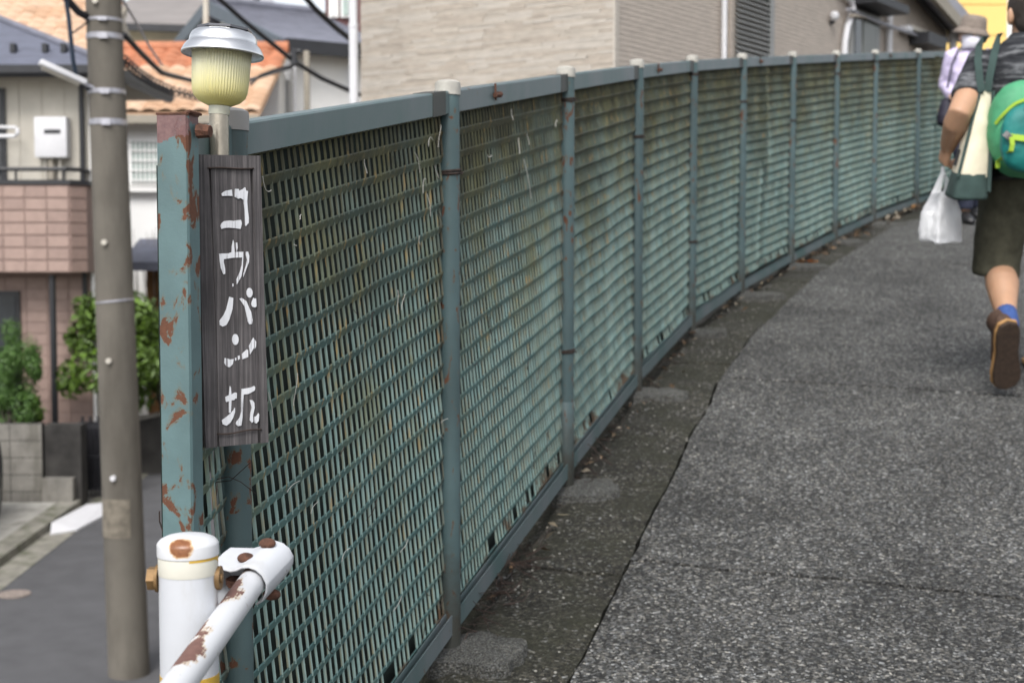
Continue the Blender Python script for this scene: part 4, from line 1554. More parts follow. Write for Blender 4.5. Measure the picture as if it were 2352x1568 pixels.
def clay_roof(parent, x0, x1, y0, z0, pitch, run, pick, xmax=1e9, seed=1):
    rr = random.Random(seed)
    ln = .27
    nr = int(run / ln)
    bm = B()
    up = V((0, math.cos(pitch), math.sin(pitch)))
    prism(bm, [V((x0, y0, z0 - .01)), V((x1, y0, z0 - .01)), V((x1, y0, z0 - .01)) + up * run, V((x0, y0, z0 - .01)) + up * run], (0, 0, -.06))
    rf = add('roof', bm, M['peach'], parent)
    nc = int((x1 - x0) / .29)
    for r_ in range(nr):
        for c_ in range(nc):
            p = V((x0 + c_ * .29, y0, z0)) + up * (r_ * ln)
            inst('roof_tile', ctiles[pick(r_, c_, nr, rr)], rf, p + V((0, 0, .01)), (pitch + rr.uniform(-.02, .02), 0, rr.uniform(-.02, .02)))
    return rf

# house behind the pole: white walls, lattice window, peach and orange tiles
WY = 24.5
x0, x1 = Xat(250, WY), Xat(600, WY)
ze = at(400, 262, WY).z
wh2 = thing('tile_roofed_house', 'white house with peach and orange clay tile roof behind the concrete pole', 'house', (x0 + 2, WY, ground_z(WY)))
bm = B()
box(bm, x0 - .3, x1 - .3, WY + .35, WY + 6, ground_z(WY) - .1, ze)
add('wall', bm, M['purewhite'], wh2)
def pk(r_, c_, nr, rr):
    if r_ > nr * .68:
        return 'orange'
    return 'peach2' if rr.random() < .55 else 'peach'
pit = math.radians(25)
clay_roof(wh2, x0 - .6, x1, WY, ze + .02, pit, 3.55, pk)
topz = ze + 3.55 * math.sin(pit)
bm = B()
tube(bm, [V((x0 - .6, WY + 3.55 * math.cos(pit), topz + .08)), V((x1, WY + 3.55 * math.cos(pit), topz + .08))], .12, 10)
add('ridge_tile', bm, M['orange'], wh2, smooth=True)
bm = B()
box(bm, x0 - .6, x1, WY - .08, WY + .1, ze - .16, ze - .02)
add('eave_board', bm, M['soffit'], wh2)
bm = B()
prism(bm, [V((x0 - .5, WY + 3.0, ze)), V((x0 - .5, WY + 6.2, ze)), V((x0 - .5, WY + 3.4, topz))], (x1 - x0 + .3, 0, 0))
add('gable', bm, M['offwhite'], wh2)
a_, b_ = at(296, 425, WY + .3), at(392, 316, WY + .3)
bm = B()
box(bm, a_.x, b_.x, WY + .30, WY + .36, a_.z, b_.z)
wf = add('lattice_window', bm, M['purewhite'], wh2)
bm = B()
box(bm, a_.x + .05, b_.x - .05, WY + .285, WY + .299, a_.z + .05, b_.z - .05)
add('pane', bm, M['paleglass'], wf)
for k in range(9):
    x = a_.x + .06 + (b_.x - a_.x - .12) * k / 8
    bm = B()
    box(bm, x - .012, x + .012, WY + .262, WY + .284, a_.z + .04, b_.z - .04)
    add('lattice_bar', bm, M['purewhite'], wf)
for k in range(5):
    z = a_.z + .08 + (b_.z - a_.z - .14) * k / 4
    bm = B()
    box(bm, a_.x + .04, b_.x - .04, WY + .25, WY + .2615, z - .014, z + .014)
    add('lattice_bar', bm, M['purewhite'], wf)
bm = B()
box(bm, a_.x - .1, b_.x + .1, WY + .2, WY + .348, a_.z - .12, a_.z - .05)
add('window_sill', bm, M['offwhite'], wf)
# porch roof, dark
bm = B()
a_ = at(306, 622, 22.6); b_ = at(372, 575, 22.6)
prism(bm, [V((a_.x - .2, 22.6, a_.z)), V((a_.x - .2, 22.6, a_.z + .14)), V((a_.x - .2, 23.8, b_.z + .2)), V((a_.x - .2, 24.8, b_.z + .2)), V((a_.x - .2, 24.8, a_.z))], (1.6, 0, 0))
add('porch_roof', bm, M['slate'], wh2)
bm = B()
box(bm, a_.x + .0, a_.x + 1.2, 23.4, 24.8, ground_z(23), a_.z)
add('porch_wall', bm, mat('orange_brown_board', (0.16, 0.08, 0.03), .8, var=.3), wh2)

# house at the far upper left: peach tiles
UY = 25.0
x1 = Xat(152, UY)
zq = at(0, 230, UY).z
uh = thing('peach_roofed_house', 'house with pale peach clay tile roof rising above the slate roof at far left', 'house', (x1 - 3, UY, ground_z(UY)))
bm = B()
box(bm, x1 - 6, x1 - .35, UY + .5, UY + 8, ground_z(UY) - .1, zq)
add('wall', bm, M['cream'], uh)
pit2 = math.radians(31)
clay_roof(uh, x1 - 3.3, x1 - .1, UY, zq + .05, pit2, 4.6, lambda r_, c_, nr, rr: 'peach2' if rr.random() < .7 else 'peach', seed=4)
up2 = V((0, math.cos(pit2), math.sin(pit2)))
bm = B()
prism(bm, [V((x1 - .1, UY, zq)), V((x1 + .02, UY, zq)), V((x1 + .02, UY, zq)) + up2 * 4.6, V((x1 - .1, UY, zq)) + up2 * 4.6], (0, 0, .14))
add('verge_tile', bm, M['peach'], uh)
bm = B()
prism(bm, [V((x1 + .02, UY + .1, zq - .16)), V((x1 + .1, UY + .1, zq - .16)), V((x1 + .1, UY + .1, zq - .16)) + up2 * 4.4, V((x1 + .02, UY + .1, zq - .16)) + up2 * 4.4], (0, 0, .18))
add('barge_board', bm, M['soffit'], uh)
bm = B()
prism(bm, [V((x1 - .3, UY + .5, zq)), V((x1 - .3, UY + 8, zq)), V((x1 - .3, UY + 4.2, zq + 2.2))], (.2, 0, 0))
add('gable', bm, M['soffit'], uh)

# cream gabled house in the gap left of the pole
gh = thing('cream_gabled_house', 'cream house end with white barge boards partly behind the pole top', 'house', at(190, 300, 34) - V((0, 0, 2)))
gh.location.z = ground_z(34); W[gh.name] = V(gh.location)
bm = B()
A_, C_, D_ = at(150, 118, 34), at(236, 52, 34), at(480, 118, 34)
zg = ground_z(34)
bm2 = [V((A_.x, 34, zg)), V((D_.x, 34, zg)), V((D_.x, 34, at(0, 66, 34).z)), V((C_.x, 34, at(0, 60, 34).z)), V((A_.x, 34, at(0, 112, 34).z))]
prism(bm, bm2, (0, 6, 0))
add('wall', bm, mat('warm_cream_wall', (0.62, 0.57, 0.43), .85, var=.05), gh)
bm = B()
a_, c_ = V((A_.x - .1, 33.7, at(0, 122, 34).z)), V((C_.x, 33.7, at(0, 46, 34).z))
prism(bm, [a_, c_, c_ + V((0, 0, .22)), a_ + V((0, 0, .22))], (0, .2, 0))
add('barge_board', bm, M['purewhite'], gh)
bm = B()
c_ = V((C_.x - .2, 33.4, at(0, 64, 33.4).z)); d_ = V((D_.x + .3, 33.4, at(0, 72, 33.4).z))
prism(bm, [c_, d_, d_ + V((0, 4.2, 1.3)), c_ + V((0, 4.2, 1.3))], (0, 0, .14))
add('roof', bm, M['brownroof'], gh)
bm = B()
prism(bm, [c_ - V((0, .1, .05)), d_ - V((0, .1, .05)), d_ + V((0, .05, -.05)), c_ + V((0, .05, -.05))], (0, 0, .16))
add('gutter_board', bm, M['darkmetal'], gh)

# big pale grey roof farther back
fh = thing('pale_roofed_house', 'far house with broad pale grey roof above the brown grey eaves', 'house', (at(400, 300, 46).x, 46, ground_z(46)))
a_, b_ = at(268, 44, 46), at(640, 34, 46)
bm = B()
box(bm, a_.x + .3, b_.x - .3, 46.4, 54, ground_z(46), a_.z - .1)
add('wall', bm, M['offwhite'], fh)
bm = B()
prism(bm, [a_, b_, V((b_.x - 1.5, 51, b_.z + 2.0)), V((a_.x + 1.2, 51, a_.z + 2.2))], (0, 0, .2))
add('roof', bm, M['greyroof'], fh)
bm = B()
prism(bm, [at(318, 42, 45.6), at(398, 38, 45.6), at(398, 52, 45.6)], (0, .3, 0))
add('dormer_shadow_board', bm, M['darkmetal'], fh)

# grey slate gabled house
GY = 28.0
N_ = at(650, 104, GY)
gd = V((-.569, .822, 0))
rdv = V((.822, .569, 0))
Wd, Lr = 7.2, 2.6
apex = N_ + gd * (Wd / 2)
apz = at(519, 17, apex.y).z
zg = ground_z(GY)
sh = thing('slate_gabled_house', 'off white gabled house with grey slate roof between the lamp and the stone clad building', 'house', (N_.x, N_.y, zg))
def fl(p, z):
    return V((p.x, p.y, z))
zE = N_.z
bm = B()
in_ = rdv * .35 + gd * .3
A0 = N_ + in_
A1 = N_ + gd * (Wd - .3) + rdv * .35
Am = N_ + gd * (Wd / 2) + rdv * .35
prism(bm, [fl(A0, zg), fl(A1, zg), fl(A1, zE + .0), fl(Am, apz - .2), fl(A0, zE + .0)], rdv * (Lr + 1.5))
add('wall', bm, M['offwhite'], sh)
bm = B()
prism(bm, [fl(N_, zE), fl(apex, apz), fl(apex, apz + .12), fl(N_ - gd * .1, zE + .10)], rdv * Lr)
rf = add('roof', bm, M['slate2'], sh)
bm = B()
for k in range(1, 18):
    q = k / 18
    p = N_.lerp(apex, q)
    zq_ = zE + .10 + (apz - zE + .02) * q
    obox(bm, fl(p, zq_ + .012) + rdv * (Lr / 2), rdv * (Lr / 2), gd * .02, (0, 0, .012))
add('slate_course', bm, M['slate2'], rf, kind='stuff')
bm = B()
far = N_ + gd * Wd
prism(bm, [fl(far, zE), fl(apex, apz), fl(apex, apz + .12), fl(far + gd * .1, zE + .1)], rdv * Lr)
add('roof_slope', bm, M['slate2'], rf)
for (p, q) in ((N_, apex), (far, apex)):
    bm = B()
    prism(bm, [fl(p, zE - .14), fl(q, apz - .14), fl(q, apz + .14), fl(p, zE + .14)], rdv * -.09)
    add('barge_board', bm, mat('blue_grey_barge', (0.10, 0.12, 0.14), .6, var=.1) if 'bb' not in M else M['bb'], rf)
bm = B()
obox(bm, fl(N_ - gd * .14, zE - .02) + rdv * (Lr / 2), rdv * (Lr / 2), gd * .09, (0, 0, .13))
add('gutter_board', bm, M['darkmetal'], rf)
bm = B()
tube(bm, [fl(apex, apz + .15), fl(apex, apz + .15) + rdv * Lr], .10, 8)
tube(bm, [fl(apex, apz + .15) + rdv * 1.1, fl(apex, apz + .45) + rdv * 1.1], .08, 6)
add('ridge_cap', bm, M['slate2'], rf, smooth=True)
bm = B()
p = at(668, 300, GY - .3)
# vent box and meter on the side wall
c = N_ + rdv * 1.7 + gd * .27
for dz, hh in ((-.55, .22),):
    obox(bm, fl(c, zE + dz) , rdv * .06, gd * .06, (0, 0, hh))
add('wall_vent', bm, M['darkmetal'], sh)
for k, (u, vv0, vv1, m_) in enumerate(((705, 118, 260, 'soffit'), (677, 150, 260, 'whiteplastic'))):
    bm = B()
    Yq = GY - .6 if k == 0 else GY - .3
    p = at(u, 200, Yq)
    tube(bm, [V((p.x, Yq, at(u, vv1, Yq).z - (3 if k == 0 else 0))), V((p.x, Yq, at(u, vv0, Yq).z))], .06 if k == 0 else .03, 8)
    if k == 0:
        tag(add('slim_pole', bm, M['soffit'], smooth=True, origin=V((p.x, Yq, ground_z(Yq)))), 'slim brown pole standing before the slate gabled house', 'pole')
    else:
        add('drain_pipe', bm, M[m_], sh, smooth=True)

# antenna mast and red brown house
bm = B()
p = at(473, 96, 27)
tube(bm, [V((p.x, 27, ground_z(27))), p, at(473, -200, 27)], .055, 8)
tube(bm, [at(466, 92, 27), at(480, 92, 27)], .05, 6)
tag(add('slender_mast', bm, M['cream'], smooth=True, origin=V((p.x, 27, ground_z(27)))), 'slender cream mast rising behind the silver solar lamp cap', 'mast')
rb = thing('red_brown_house', 'dark red brown house corner with upper window left of the stone clad building', 'house', (at(800, 300, 36).x, 36, ground_z(36)))
a_, b_ = at(748, 100, 36), at(900, -60, 36)
bm = B()
box(bm, a_.x, b_.x, 36, 42, ground_z(36), b_.z)
add('wall', bm, M['redbrown'], rb)
for ua, ub in ((757, 778), (784, 806)):
    bm = B()
    p, q = at(ua, 42, 36), at(ub, -10, 36)
    box(bm, p.x, q.x, 35.9, 35.99, p.z, q.z)
    wf = add('window', bm, M['purewhite'], rb)
    bm = B()
    box(bm, p.x + .05, q.x - .05, 35.87, 35.899, p.z + .05, q.z - .05)
    add('pane', bm, M['paleglass'] if ua > 760 else M['offwhite'], wf)
bm = B()
p, q = at(745, 108, 35.5), at(835, 92, 35.5)
box(bm, p.x, q.x, 35.3, 35.95, p.z, q.z)
add('eave_board', bm, M['darkmetal'], rb)
# distant low hill
bm = B()
hp = []
rowA, rowB = [], []
for k in range(41):
    x = -120 + 240 * k / 40
    hh = at(720, 14, 150).z + 3 * noise.noise(V((k * .35, 1, 1))) - abs(x + 22) * .03
    rowA.append(bm.verts.new((x, 150, ground_z(150) - 1)))
    rowB.append(bm.verts.new((x, 190, hh * 190 / 150)))
for k in range(40):
    bm.faces.new((rowA[k], rowA[k + 1], rowB[k + 1], rowB[k]))
add('hill', bm, mat('wooded_hill', (0.09, 0.115, 0.08), .95, var=.3, vs=.3), kind='structure', smooth=True)

# ------------------------------------------------------------------ stone clad building on the right
D = 12.0
C0 = at(1410, 200, D); C0.z = 0
fdir = V((.568, .823, 0))          # gable wall, up along the path
ldir = V((-.823, .568, 0))         # stone face, to the left
def along(u, base, dv):
    """distance along a wall direction at which picture column u is met"""
    k = (u - 1176) / F
    # lateral / distance, ignoring the small pitch term
    return (k * base.y * 1.0 - base.x) / (dv.x - k * dv.y)
zg = ground_z(14) - .2
SB = thing('stone_clad_building', 'beige building with split stone front, taupe siding gable wall, shutter and white pipes', 'building', (C0.x, C0.y, zg))
Lw = along(835, C0, ldir)
Lf = along(2163, C0, fdir)
zt = EYE + 4.2
def wp(dv, s, z, out=0.0):
    nrm = ldir if dv is fdir else -fdir
    o = (nrm if dv is fdir else nrm) * out
    return V((C0.x + dv.x * s, C0.y + dv.y * s, z)) + (-ldir * out if dv is fdir else -fdir * out)
def zv(v, Y):
    return at(1176, v, Y).z
Yend = C0.y + fdir.y * Lf
zend = at(2160, 78, Yend).z
bm = B()
back = ldir * Lw
f0, f1 = wp(fdir, 0, 0), wp(fdir, Lf, 0)
zlow = 0
topa, topb = zend + .215 * Lf, zend
for (p, q) in ((zg, None),):
    v = hexa(bm, [fl(f0, zg), fl(f1, zg), fl(f1 + back, zg), fl(f0 + back, zg), fl(f0, topa), fl(f1, topb), fl(f1 + back, topb), fl(f0 + back, topa)])
add('wall', bm, M['siding'], SB)
# split stones on the front, each its own block where they can be seen
rr = random.Random(21)
rows_ = []
zs0 = zv(232, C0.y + 1.6)
ncour = 30
chh = .0285
mats3 = [M['stone1'], M['stone2'], M['stone3']]
stone_meshes = []
for ln in (.22, .3, .4, .52):
    for m_ in mats3:
        bm = B()
        vs_ = hexa(bm, [V((0, 0, 0)), V((ln, 0, 0)), V((ln, .02, 0)), V((0, .02, 0)), V((0, -.0015, chh - .003)), V((ln, .001, chh - .003)), V((ln, .02, chh - .003)), V((0, .02, chh - .003))])
        stone_meshes.append((ln, mesh_of('stone_block', bm, m_)))
rotz = math.atan2(-ldir.y, -ldir.x)     # blocks run from the left end towards the corner
cnt = 0
left_end = wp(ldir, Lw, 0)
zc = zs0
while zc < zv(-12, C0.y + 1):
    s = -rr.uniform(0, .3)
    while s < Lw - .02:
        ln, me = rr.choice(stone_meshes)
        s_a = max(s, 0.0)
        q = left_end - ldir * s_a
        sc_ = 1.0
        if s < 0:
            sc_ = (ln + s) / ln
        if s_a + ln * sc_ > Lw:
            sc_ = (Lw - s_a) / ln
        if sc_ > .12:
            proud = rr.uniform(.003, .010)
            inst('stone_block', me, SB, V((q.x, q.y, zc)) - fdir * (.02 + proud - .012), (0, 0, rotz), (sc_ * .99, 1, 1))
            cnt += 1
        s += ln
    zc += chh
# stone further up, beyond the picture, joined
bm = B()
for za_, zb_ in ((zc + .004, topa - .02), (zg + .05, zs0 - .006)):
    z_ = za_
    while z_ < zb_:
        obox(bm, wp(ldir, Lw / 2, z_ + .035, .006 + rr.uniform(0, .006)), ldir * (Lw / 2), fdir * .01, (0, 0, .034))
        z_ += .072
add('stone_cladding', bm, M['stone2'], SB, kind='stuff')
# siding laps on the gable wall
bm = B()
zc = zv(160, D)
while zc < topa - .3:
    e = min(Lf, max(0.3, Lf - max(0, (zc - topb + .1) / .215)))
    a_, b_ = wp(fdir, .01, zc, .001), wp(fdir, e, zc, .001)
    o_ = -ldir * .0035
    prism(bm, [a_, a_ + V((0, 0, .041)), a_ + o_ + V((0, 0, .003)), a_ + o_], b_ - a_)
    zc += .044
add('siding_lap', bm, M['siding'], SB, kind='stuff')
bm = B()
obox(bm, wp(fdir, .02, (zg + topa) / 2, .006) , fdir * .035, ldir * .012, (0, 0, (topa - zg) / 2 - .1))
add('corner_trim', bm, M['stone3'], SB)
def wall_box(u0, u1, v0, v1, depth, name, m_, parent, out=0.002, bev=0.0):
    s0, s1 = along(u0, C0, fdir), along(u1, C0, fdir)
    Ym = C0.y + fdir.y * (s0 + s1) / 2
    za, zb_ = zv(v1, Ym), zv(v0, Ym)
    bm = B()
    obox(bm, wp(fdir, (s0 + s1) / 2, (za + zb_) / 2, out + depth / 2), fdir * ((s1 - s0) / 2), ldir * (depth / 2), (0, 0, (zb_ - za) / 2), bev)
    return add(name, bm, m_, parent)
# shutter
shf = wall_box(1664, 1756, -120, 190, .03, 'shutter_frame', M['siding'], SB, .009)
s0, s1 = along(1672, C0, fdir), along(1749, C0, fdir)
zc = zv(170, D + 1.5)
sm_ = None
for k in range(30):
    bm = B()
    obox(bm, wp(fdir, (s0 + s1) / 2, zc, .062), fdir * ((s1 - s0) / 2), ldir * .003, V((0, 0, .021)) + ldir * .022)
    add('slat', bm, M['shutter'], shf)
    zc += .050
wall_box(1746, 1754, -120, 190, .045, 'shutter_rail', M['shutter'], shf, .04)
def wall_pipe(pts, r, name='drain_pipe', m_='whiteplastic', parent=None, out=.06):
    P = []
    for u, v in pts:
        s = along(u, C0, fdir)
        p = wp(fdir, s, 0, out)
        p.z = zv(v, p.y)
        P.append(p)
    bm = B()
    tube(bm, P, r, 12)
    return add(name, bm, M[m_], parent or SB, smooth=True)
wall_pipe([(1645, 220), (1645, -200)], .026)
wall_pipe([(1918, 190), (1920, 120), (1921, 95), (1926, 62), (1934, 38), (1938, 20), (1934, 4), (1922, -10), (1905, -30)], .036)
wall_pipe([(2022, 190), (2022, -200)], .038)
wall_pipe([(2157, 190), (2157, 72), (2160, 60)], .05, out=.12)
# wall lamp
bm = B()
s = along(1896, C0, fdir)
c = wp(fdir, s, 0, .06)
c.z = zv(40, c.y)
ball(bm, c + V((0, 0, .01)), .05, .05, .055)
wl = add('wall_lamp', bm, M['whiteplastic'], SB, smooth=True)
bm = B()
tube(bm, [c + ldir * .05 - V((0, 0, .06)), c - V((0, 0, .045))], .022, 8)
add('lamp_base', bm, M['darkmetal'], wl, smooth=True)
# window, lean-to rail and small canopies
wf = wall_box(1938, 2002, 30, 190, .04, 'window', M['shutter'], SB, .009)
wall_box(1944, 1957, 40, 186, .012, 'pane', M['glass'], wf, .05)
wall_box(1963, 1994, 50, 186, .012, 'pane', mat('curtained_glass', (0.12, 0.125, 0.11), .3, var=.3, vs=20, stretch=(1, 1, .1)), wf, .05)
wall_pipe([(1918, 22), (1990, 52), (2060, 76), (2140, 106)], .022, 'conduit', 'band', None, .10)
wall_pipe([(1925, 36), (1960, 40)], .02, 'conduit', 'stone2', None, .10)
cn = wall_box(1935, 2010, 8, 26, .35, 'canopy', M['darkmetal'], SB, .01)
cn2 = wall_box(2076, 2118, 84, 110, .25, 'canopy', M['darkmetal'], SB, .01)
wall_box(2062, 2112, 70, 80, .12, 'meter_box', M['cream'], SB, .01, .01)
wall_box(2052, 2064, 62, 74, .12, 'meter_box', M['whiteplastic'], SB, .01, .01)
# roof verge
bm = B()
a_, b_ = wp(fdir, -.5, topa + .11, .35), wp(fdir, Lf + .35, topb - .075, .35)
prism(bm, [a_, b_, b_ + ldir * 3.4, a_ + ldir * 3.4], (0, 0, .16))
rf = add('roof', bm, M['greyroof'], SB)
bm = B()
a2, b2 = a_ - ldir * .012 - V((0, 0, .16)), b_ - ldir * .012 - V((0, 0, .16))
prism(bm, [a2, b2, b2 + V((0, 0, .16)), a2 + V((0, 0, .16))], ldir * .06)
add('barge_board', bm, M['soffit'], rf)
bm = B()
a2, b2 = wp(fdir, 0, topa - .06, .05), wp(fdir, Lf, topb - .06, .05)
prism(bm, [a2, b2, b2 + V((0, 0, .05)), a2 + V((0, 0, .05))], ldir * -.05)
add('eave_strip', bm, M['darkmetal'], rf)
# white pole at the left corner of the stone face
bm = B()
p = at(813, 240, 12.6)
tube(bm, [V((p.x, 12.6, ground_z(12.6))), V((p.x, 12.6, at(813, 62, 12.6).z))], .040, 14)
tube(bm, [V((p.x, 12.6, at(813, 62, 12.6).z)), V((p.x, 12.6, at(813, -300, 12.6).z))], .036, 14)
tube(bm, [V((p.x, 12.6, at(813, 64, 12.6).z)), V((p.x, 12.6, at(813, 56, 12.6).z))], .044, 14)
tag(add('white_pole', bm, M['whiteplastic'], smooth=True, origin=V((p.x, 12.6, ground_z(12.6)))), 'slender white pole standing just left of the stone clad building', 'pole')

# yellow building
yb_ = thing('yellow_building', 'plain yellow rendered building behind the two people', 'building', (at(2250, 300, 27).x, 27, ground_z(27)))
a_, b_ = at(2100, 400, 27), at(2318, -260, 27)
bm = B()
box(bm, a_.x, b_.x, 27, 33, ground_z(27), b_.z)
add('wall', bm, M['yellow'], yb_)
for k in range(4):
    bm = B()
    z = zv(-60 + 70 * k, 27)
    box(bm, a_.x + .01, b_.x - .01, 26.988, 26.999, z - .006, z + .006)
    add('wall_joint', bm, mat('yellow_joint', (0.62, 0.42, 0.14), .9) if 'yj' not in M else M['yj'], yb_)
bm = B()
box(bm, b_.x + .002, b_.x + .22, 26.95, 33, ground_z(27), b_.z)
add('corner_trim', bm, M['purewhite'], yb_)

# ------------------------------------------------------------------ yard on the lower left
BW = 17.3
bx1 = Xat(87, BW)
gzb = ground_z(BW)
bt = at(40, 972, BW).z
bwl = thing('block_wall', 'low concrete block wall in front of the tiled house below the clipped shrub', 'wall', (bx1 - 1, BW, gzb))
bm = B()
box(bx1 and bm, bx1 - 3, bx1 - .005, BW + .005, BW + .115, gzb - .1, bt - .005)
add('mortar_core', bm, M['darkwall'], bwl)
hb_ = (bt - gzb) / 5
bm = B()
box(bm, 0, .388, 0, .12, 0, hb_ - .008, .006)
bme = mesh_of('block', bm, M['block'])
for r_ in range(5):
    for c_ in range(7):
        off = .2 if r_ % 2 else 0
        xx = bx1 - (c_ + 1) * .396 - off + (.2 if r_ % 2 else 0)
        inst('block', bme, bwl, (xx, BW, gzb + r_ * hb_))
dw = thing('sooty_wall', 'dark stained low wall with pale foot between block wall and black gate', 'wall', (Xat(125, 17.35), 17.35, ground_z(17.35)))
bm = B()
box(bm, bx1 + .01, Xat(176, 17.35), 17.35, 17.6, ground_z(17.35) - .1, at(0, 976, 17.35).z)
add('wall_face', bm, M['darkwall'], dw)
bm = B()
box(bm, bx1 + .012, Xat(160, 17.3), 17.22, 17.345, ground_z(17.3) - .1, at(0, 1096, 17.3).z)
add('wall_foot', bm, M['block'], dw)
gt = thing('black_gate', 'black barred metal gate behind the foot of the concrete pole', 'gate', (Xat(205, 17.9), 17.9, ground_z(17.9)))
ga, gb = Xat(172, 17.9), Xat(262, 17.9)
gz_ = ground_z(17.9)
gtop = at(0, 952, 17.9).z
for k in range(11):
    x = ga + (gb - ga) * k / 10
    bm = B()
    tube(bm, [V((x, 17.9, gz_ + .02)), V((x, 17.9, gtop - (.02 if k % 2 else .1)))], .017, 8)
    add('bar', bm, M['gate'], gt, smooth=True)
for z in (gz_ + .12, gtop - .15, (gz_ + gtop) / 2):
    bm = B()
    box(bm, ga - .03, gb + .03, 17.885, 17.915, z - .02, z + .02)
    add('cross_bar', bm, M['gate'], gt)
bm = B()
box(bm, ga - .02, gb + .02, 18.0, 18.02, gz_ + .1, gtop - .1)
add('back_sheet', bm, M['gate'], gt)
dg = thing('dark_garden_wall', 'dark garden wall with sloping top under the leafy shrub right of the pole', 'wall', (Xat(345, 19.4), 19.4, ground_z(19.4)))
bm = B()
xa, xb = Xat(262, 19.4), Xat(470, 19.4)
g9 = ground_z(19.4)
prism(bm, [V((xa, 19.4, g9 - .1)), V((xb, 19.4, g9 - .1)), V((xb, 19.4, at(0, 1000, 19.4).z)), V((xb, 19.4, at(0, 930, 19.4).z)), V((xa, 19.4, at(0, 975, 19.4).z))], (0, .25, 0))
add('wall_face', bm, M['darkwall'], dg)
bm = B()
prism(bm, [V((xa, 19.37, at(0, 976, 19.4).z)), V((xb, 19.37, at(0, 931, 19.4).z)), V((xb, 19.37, at(0, 924, 19.4).z)), V((xa, 19.37, at(0, 969, 19.4).z))], (0, .3, 0))
add('coping', bm, M['block'], dg)

# kerb, driveway slab, white ramp plate, manhole cover
bm = B()
for y0, y1 in ((5.0, 15.6), (17.0, 24)):
    pass
xk = -5.40
seg = 0.6
y = 6.0
kerb = thing('kerb', '', '', (xk, 12, ground_z(12)), kind='structure')
bmk = B()
bmk.free()
while y < 17.1:
    bm = B()
    z0, z1 = ground_z(y), ground_z(y + seg)
    prism(bm, [V((xk - .14, y + .006, z0 - .1)), V((xk + .11, y + .006, z0 - .1)), V((xk + .10, y + .006, z0 + .10)), V((xk - .14, y + .006, z0 + .11))], (0, seg - .012, z1 - z0))
    add('kerb_stone', bm, M['kerb'], kerb)
    y += seg
bm = B()
quad(bm, (xk - 5, 4, ground_z(4) + .10), (xk - .142, 4, ground_z(4) + .10), (xk - .142, 17.2, ground_z(17.2) + .10), (xk - 5, 17.2, ground_z(17.2) + .10))
add('driveway', bm, M['conc'], kind='structure')
bm = B()
quad(bm, (xk + .11, 4, ground_z(4) + .012), (xk + .42, 4, ground_z(4) + .012), (xk + .42, 22, ground_z(22) + .012), (xk + .11, 22, ground_z(22) + .012))
add('gutter_path', bm, M['kerb'], kind='structure')
def onroad(u, v):
    return hit(u, v, lambda Y: ground_z(Y))
P_ = [onroad(*p) for p in ((116, 1231), (177, 1221), (240, 1187), (240, 1172), (200, 1176), (119, 1219))]
bm = B()
prism(bm, [p + V((0, 0, .03 + (.07 if i in (3, 4, 5) else 0))) for i, p in enumerate(P_)], (0, 0, -.028))
tag(add('kerb_ramp', bm, M['whiteplastic'], origin=P_[0]), 'white plastic ramp plate laid at the kerb left of the concrete pole', 'ramp')
p = onroad(33, 1366)
bm = B()
lathe(bm, [(.155, 0), (.155, .014), (.145, .018), (.13, .016), (.001, .017)], p + V((0, 0, .004)), n=32)
mh = add('manhole_cover', bm, mat('rusty_cover', (0.24, 0.20, 0.175), .8, var=.3, vs=30), smooth=True, origin=p)
tag(mh, 'small round reddish manhole cover in the lower road', 'manhole cover')

# parked car at the left edge of the picture
CX, CY = at(11, 1150, 16.55).x, 16.55
cg = ground_z(16.2) + .10
car = thing('parked_car', 'dark parked car whose wheel and bumper just show at the left edge above the kerb', 'car', (CX - .8, CY - 2.0, cg))
def cw(l, w_, z):
    """l: from the rear forwards (towards the camera), w_: inwards from the right flank"""
    return V((CX - w_, CY - l, cg + z + .045 * -l * .98))
sec = [(0, .35), (-.02, .62), (.06, .9), (.35, 1.08), (.75, 1.42), (2.2, 1.46), (2.95, 1.0), (3.75, .9), (4.05, .7), (4.08, .38), (3.8, .26), (.2, .26)]
bm = B()
rings = []
for yy, k in ((0.0, .86), (.08, .97), (.8, 1), (1.52, .97), (1.6, .86)):
    rings.append([bm.verts.new(cw(l + (.05 if k < .9 and l < 2 else -.05 if k < .9 else 0), yy, (z if z < .8 else .8 + (z - .8) * (k if k < .99 else 1)))) for l, z in sec])
skin(bm, rings)
add('body', bm, mat('dark_car_paint', (0.05, 0.053, 0.062), .25, var=.1, spec=.6), car, smooth=True)
bm = B()
prism(bm, [cw(l, .012, z) for l, z in ((.5, 1.04), (.85, 1.34), (2.1, 1.38), (2.75, 1.02))], (-.006, 0, 0))
add('side_window', bm, M['glass'], car)
bm = B()
prism(bm, [cw(-.012, .06, .72), cw(-.012, .34, .72), cw(.02, .34, .86), cw(.02, .06, .86)], (0, .02, 0))
add('tail_light', bm, mat('red_lens', (0.3, 0.01, 0.01), .2), car)
for l in (.42, 3.2):
    for w_ in (.0, 1.42):
        bm = B()
        c_ = cw(l, w_, .31)
        tube(bm, [c_ + V((.012, 0, 0)), c_ - V((.18, 0, 0))], .315, 28)
        wl = add('wheel', bm, M['black'], car, smooth=True)
        bm = B()
        tube(bm, [c_ + V((.022, 0, 0)), c_ - V((.02, 0, 0))], .2, 20)
        add('rim', bm, M['band'], wl, smooth=True)

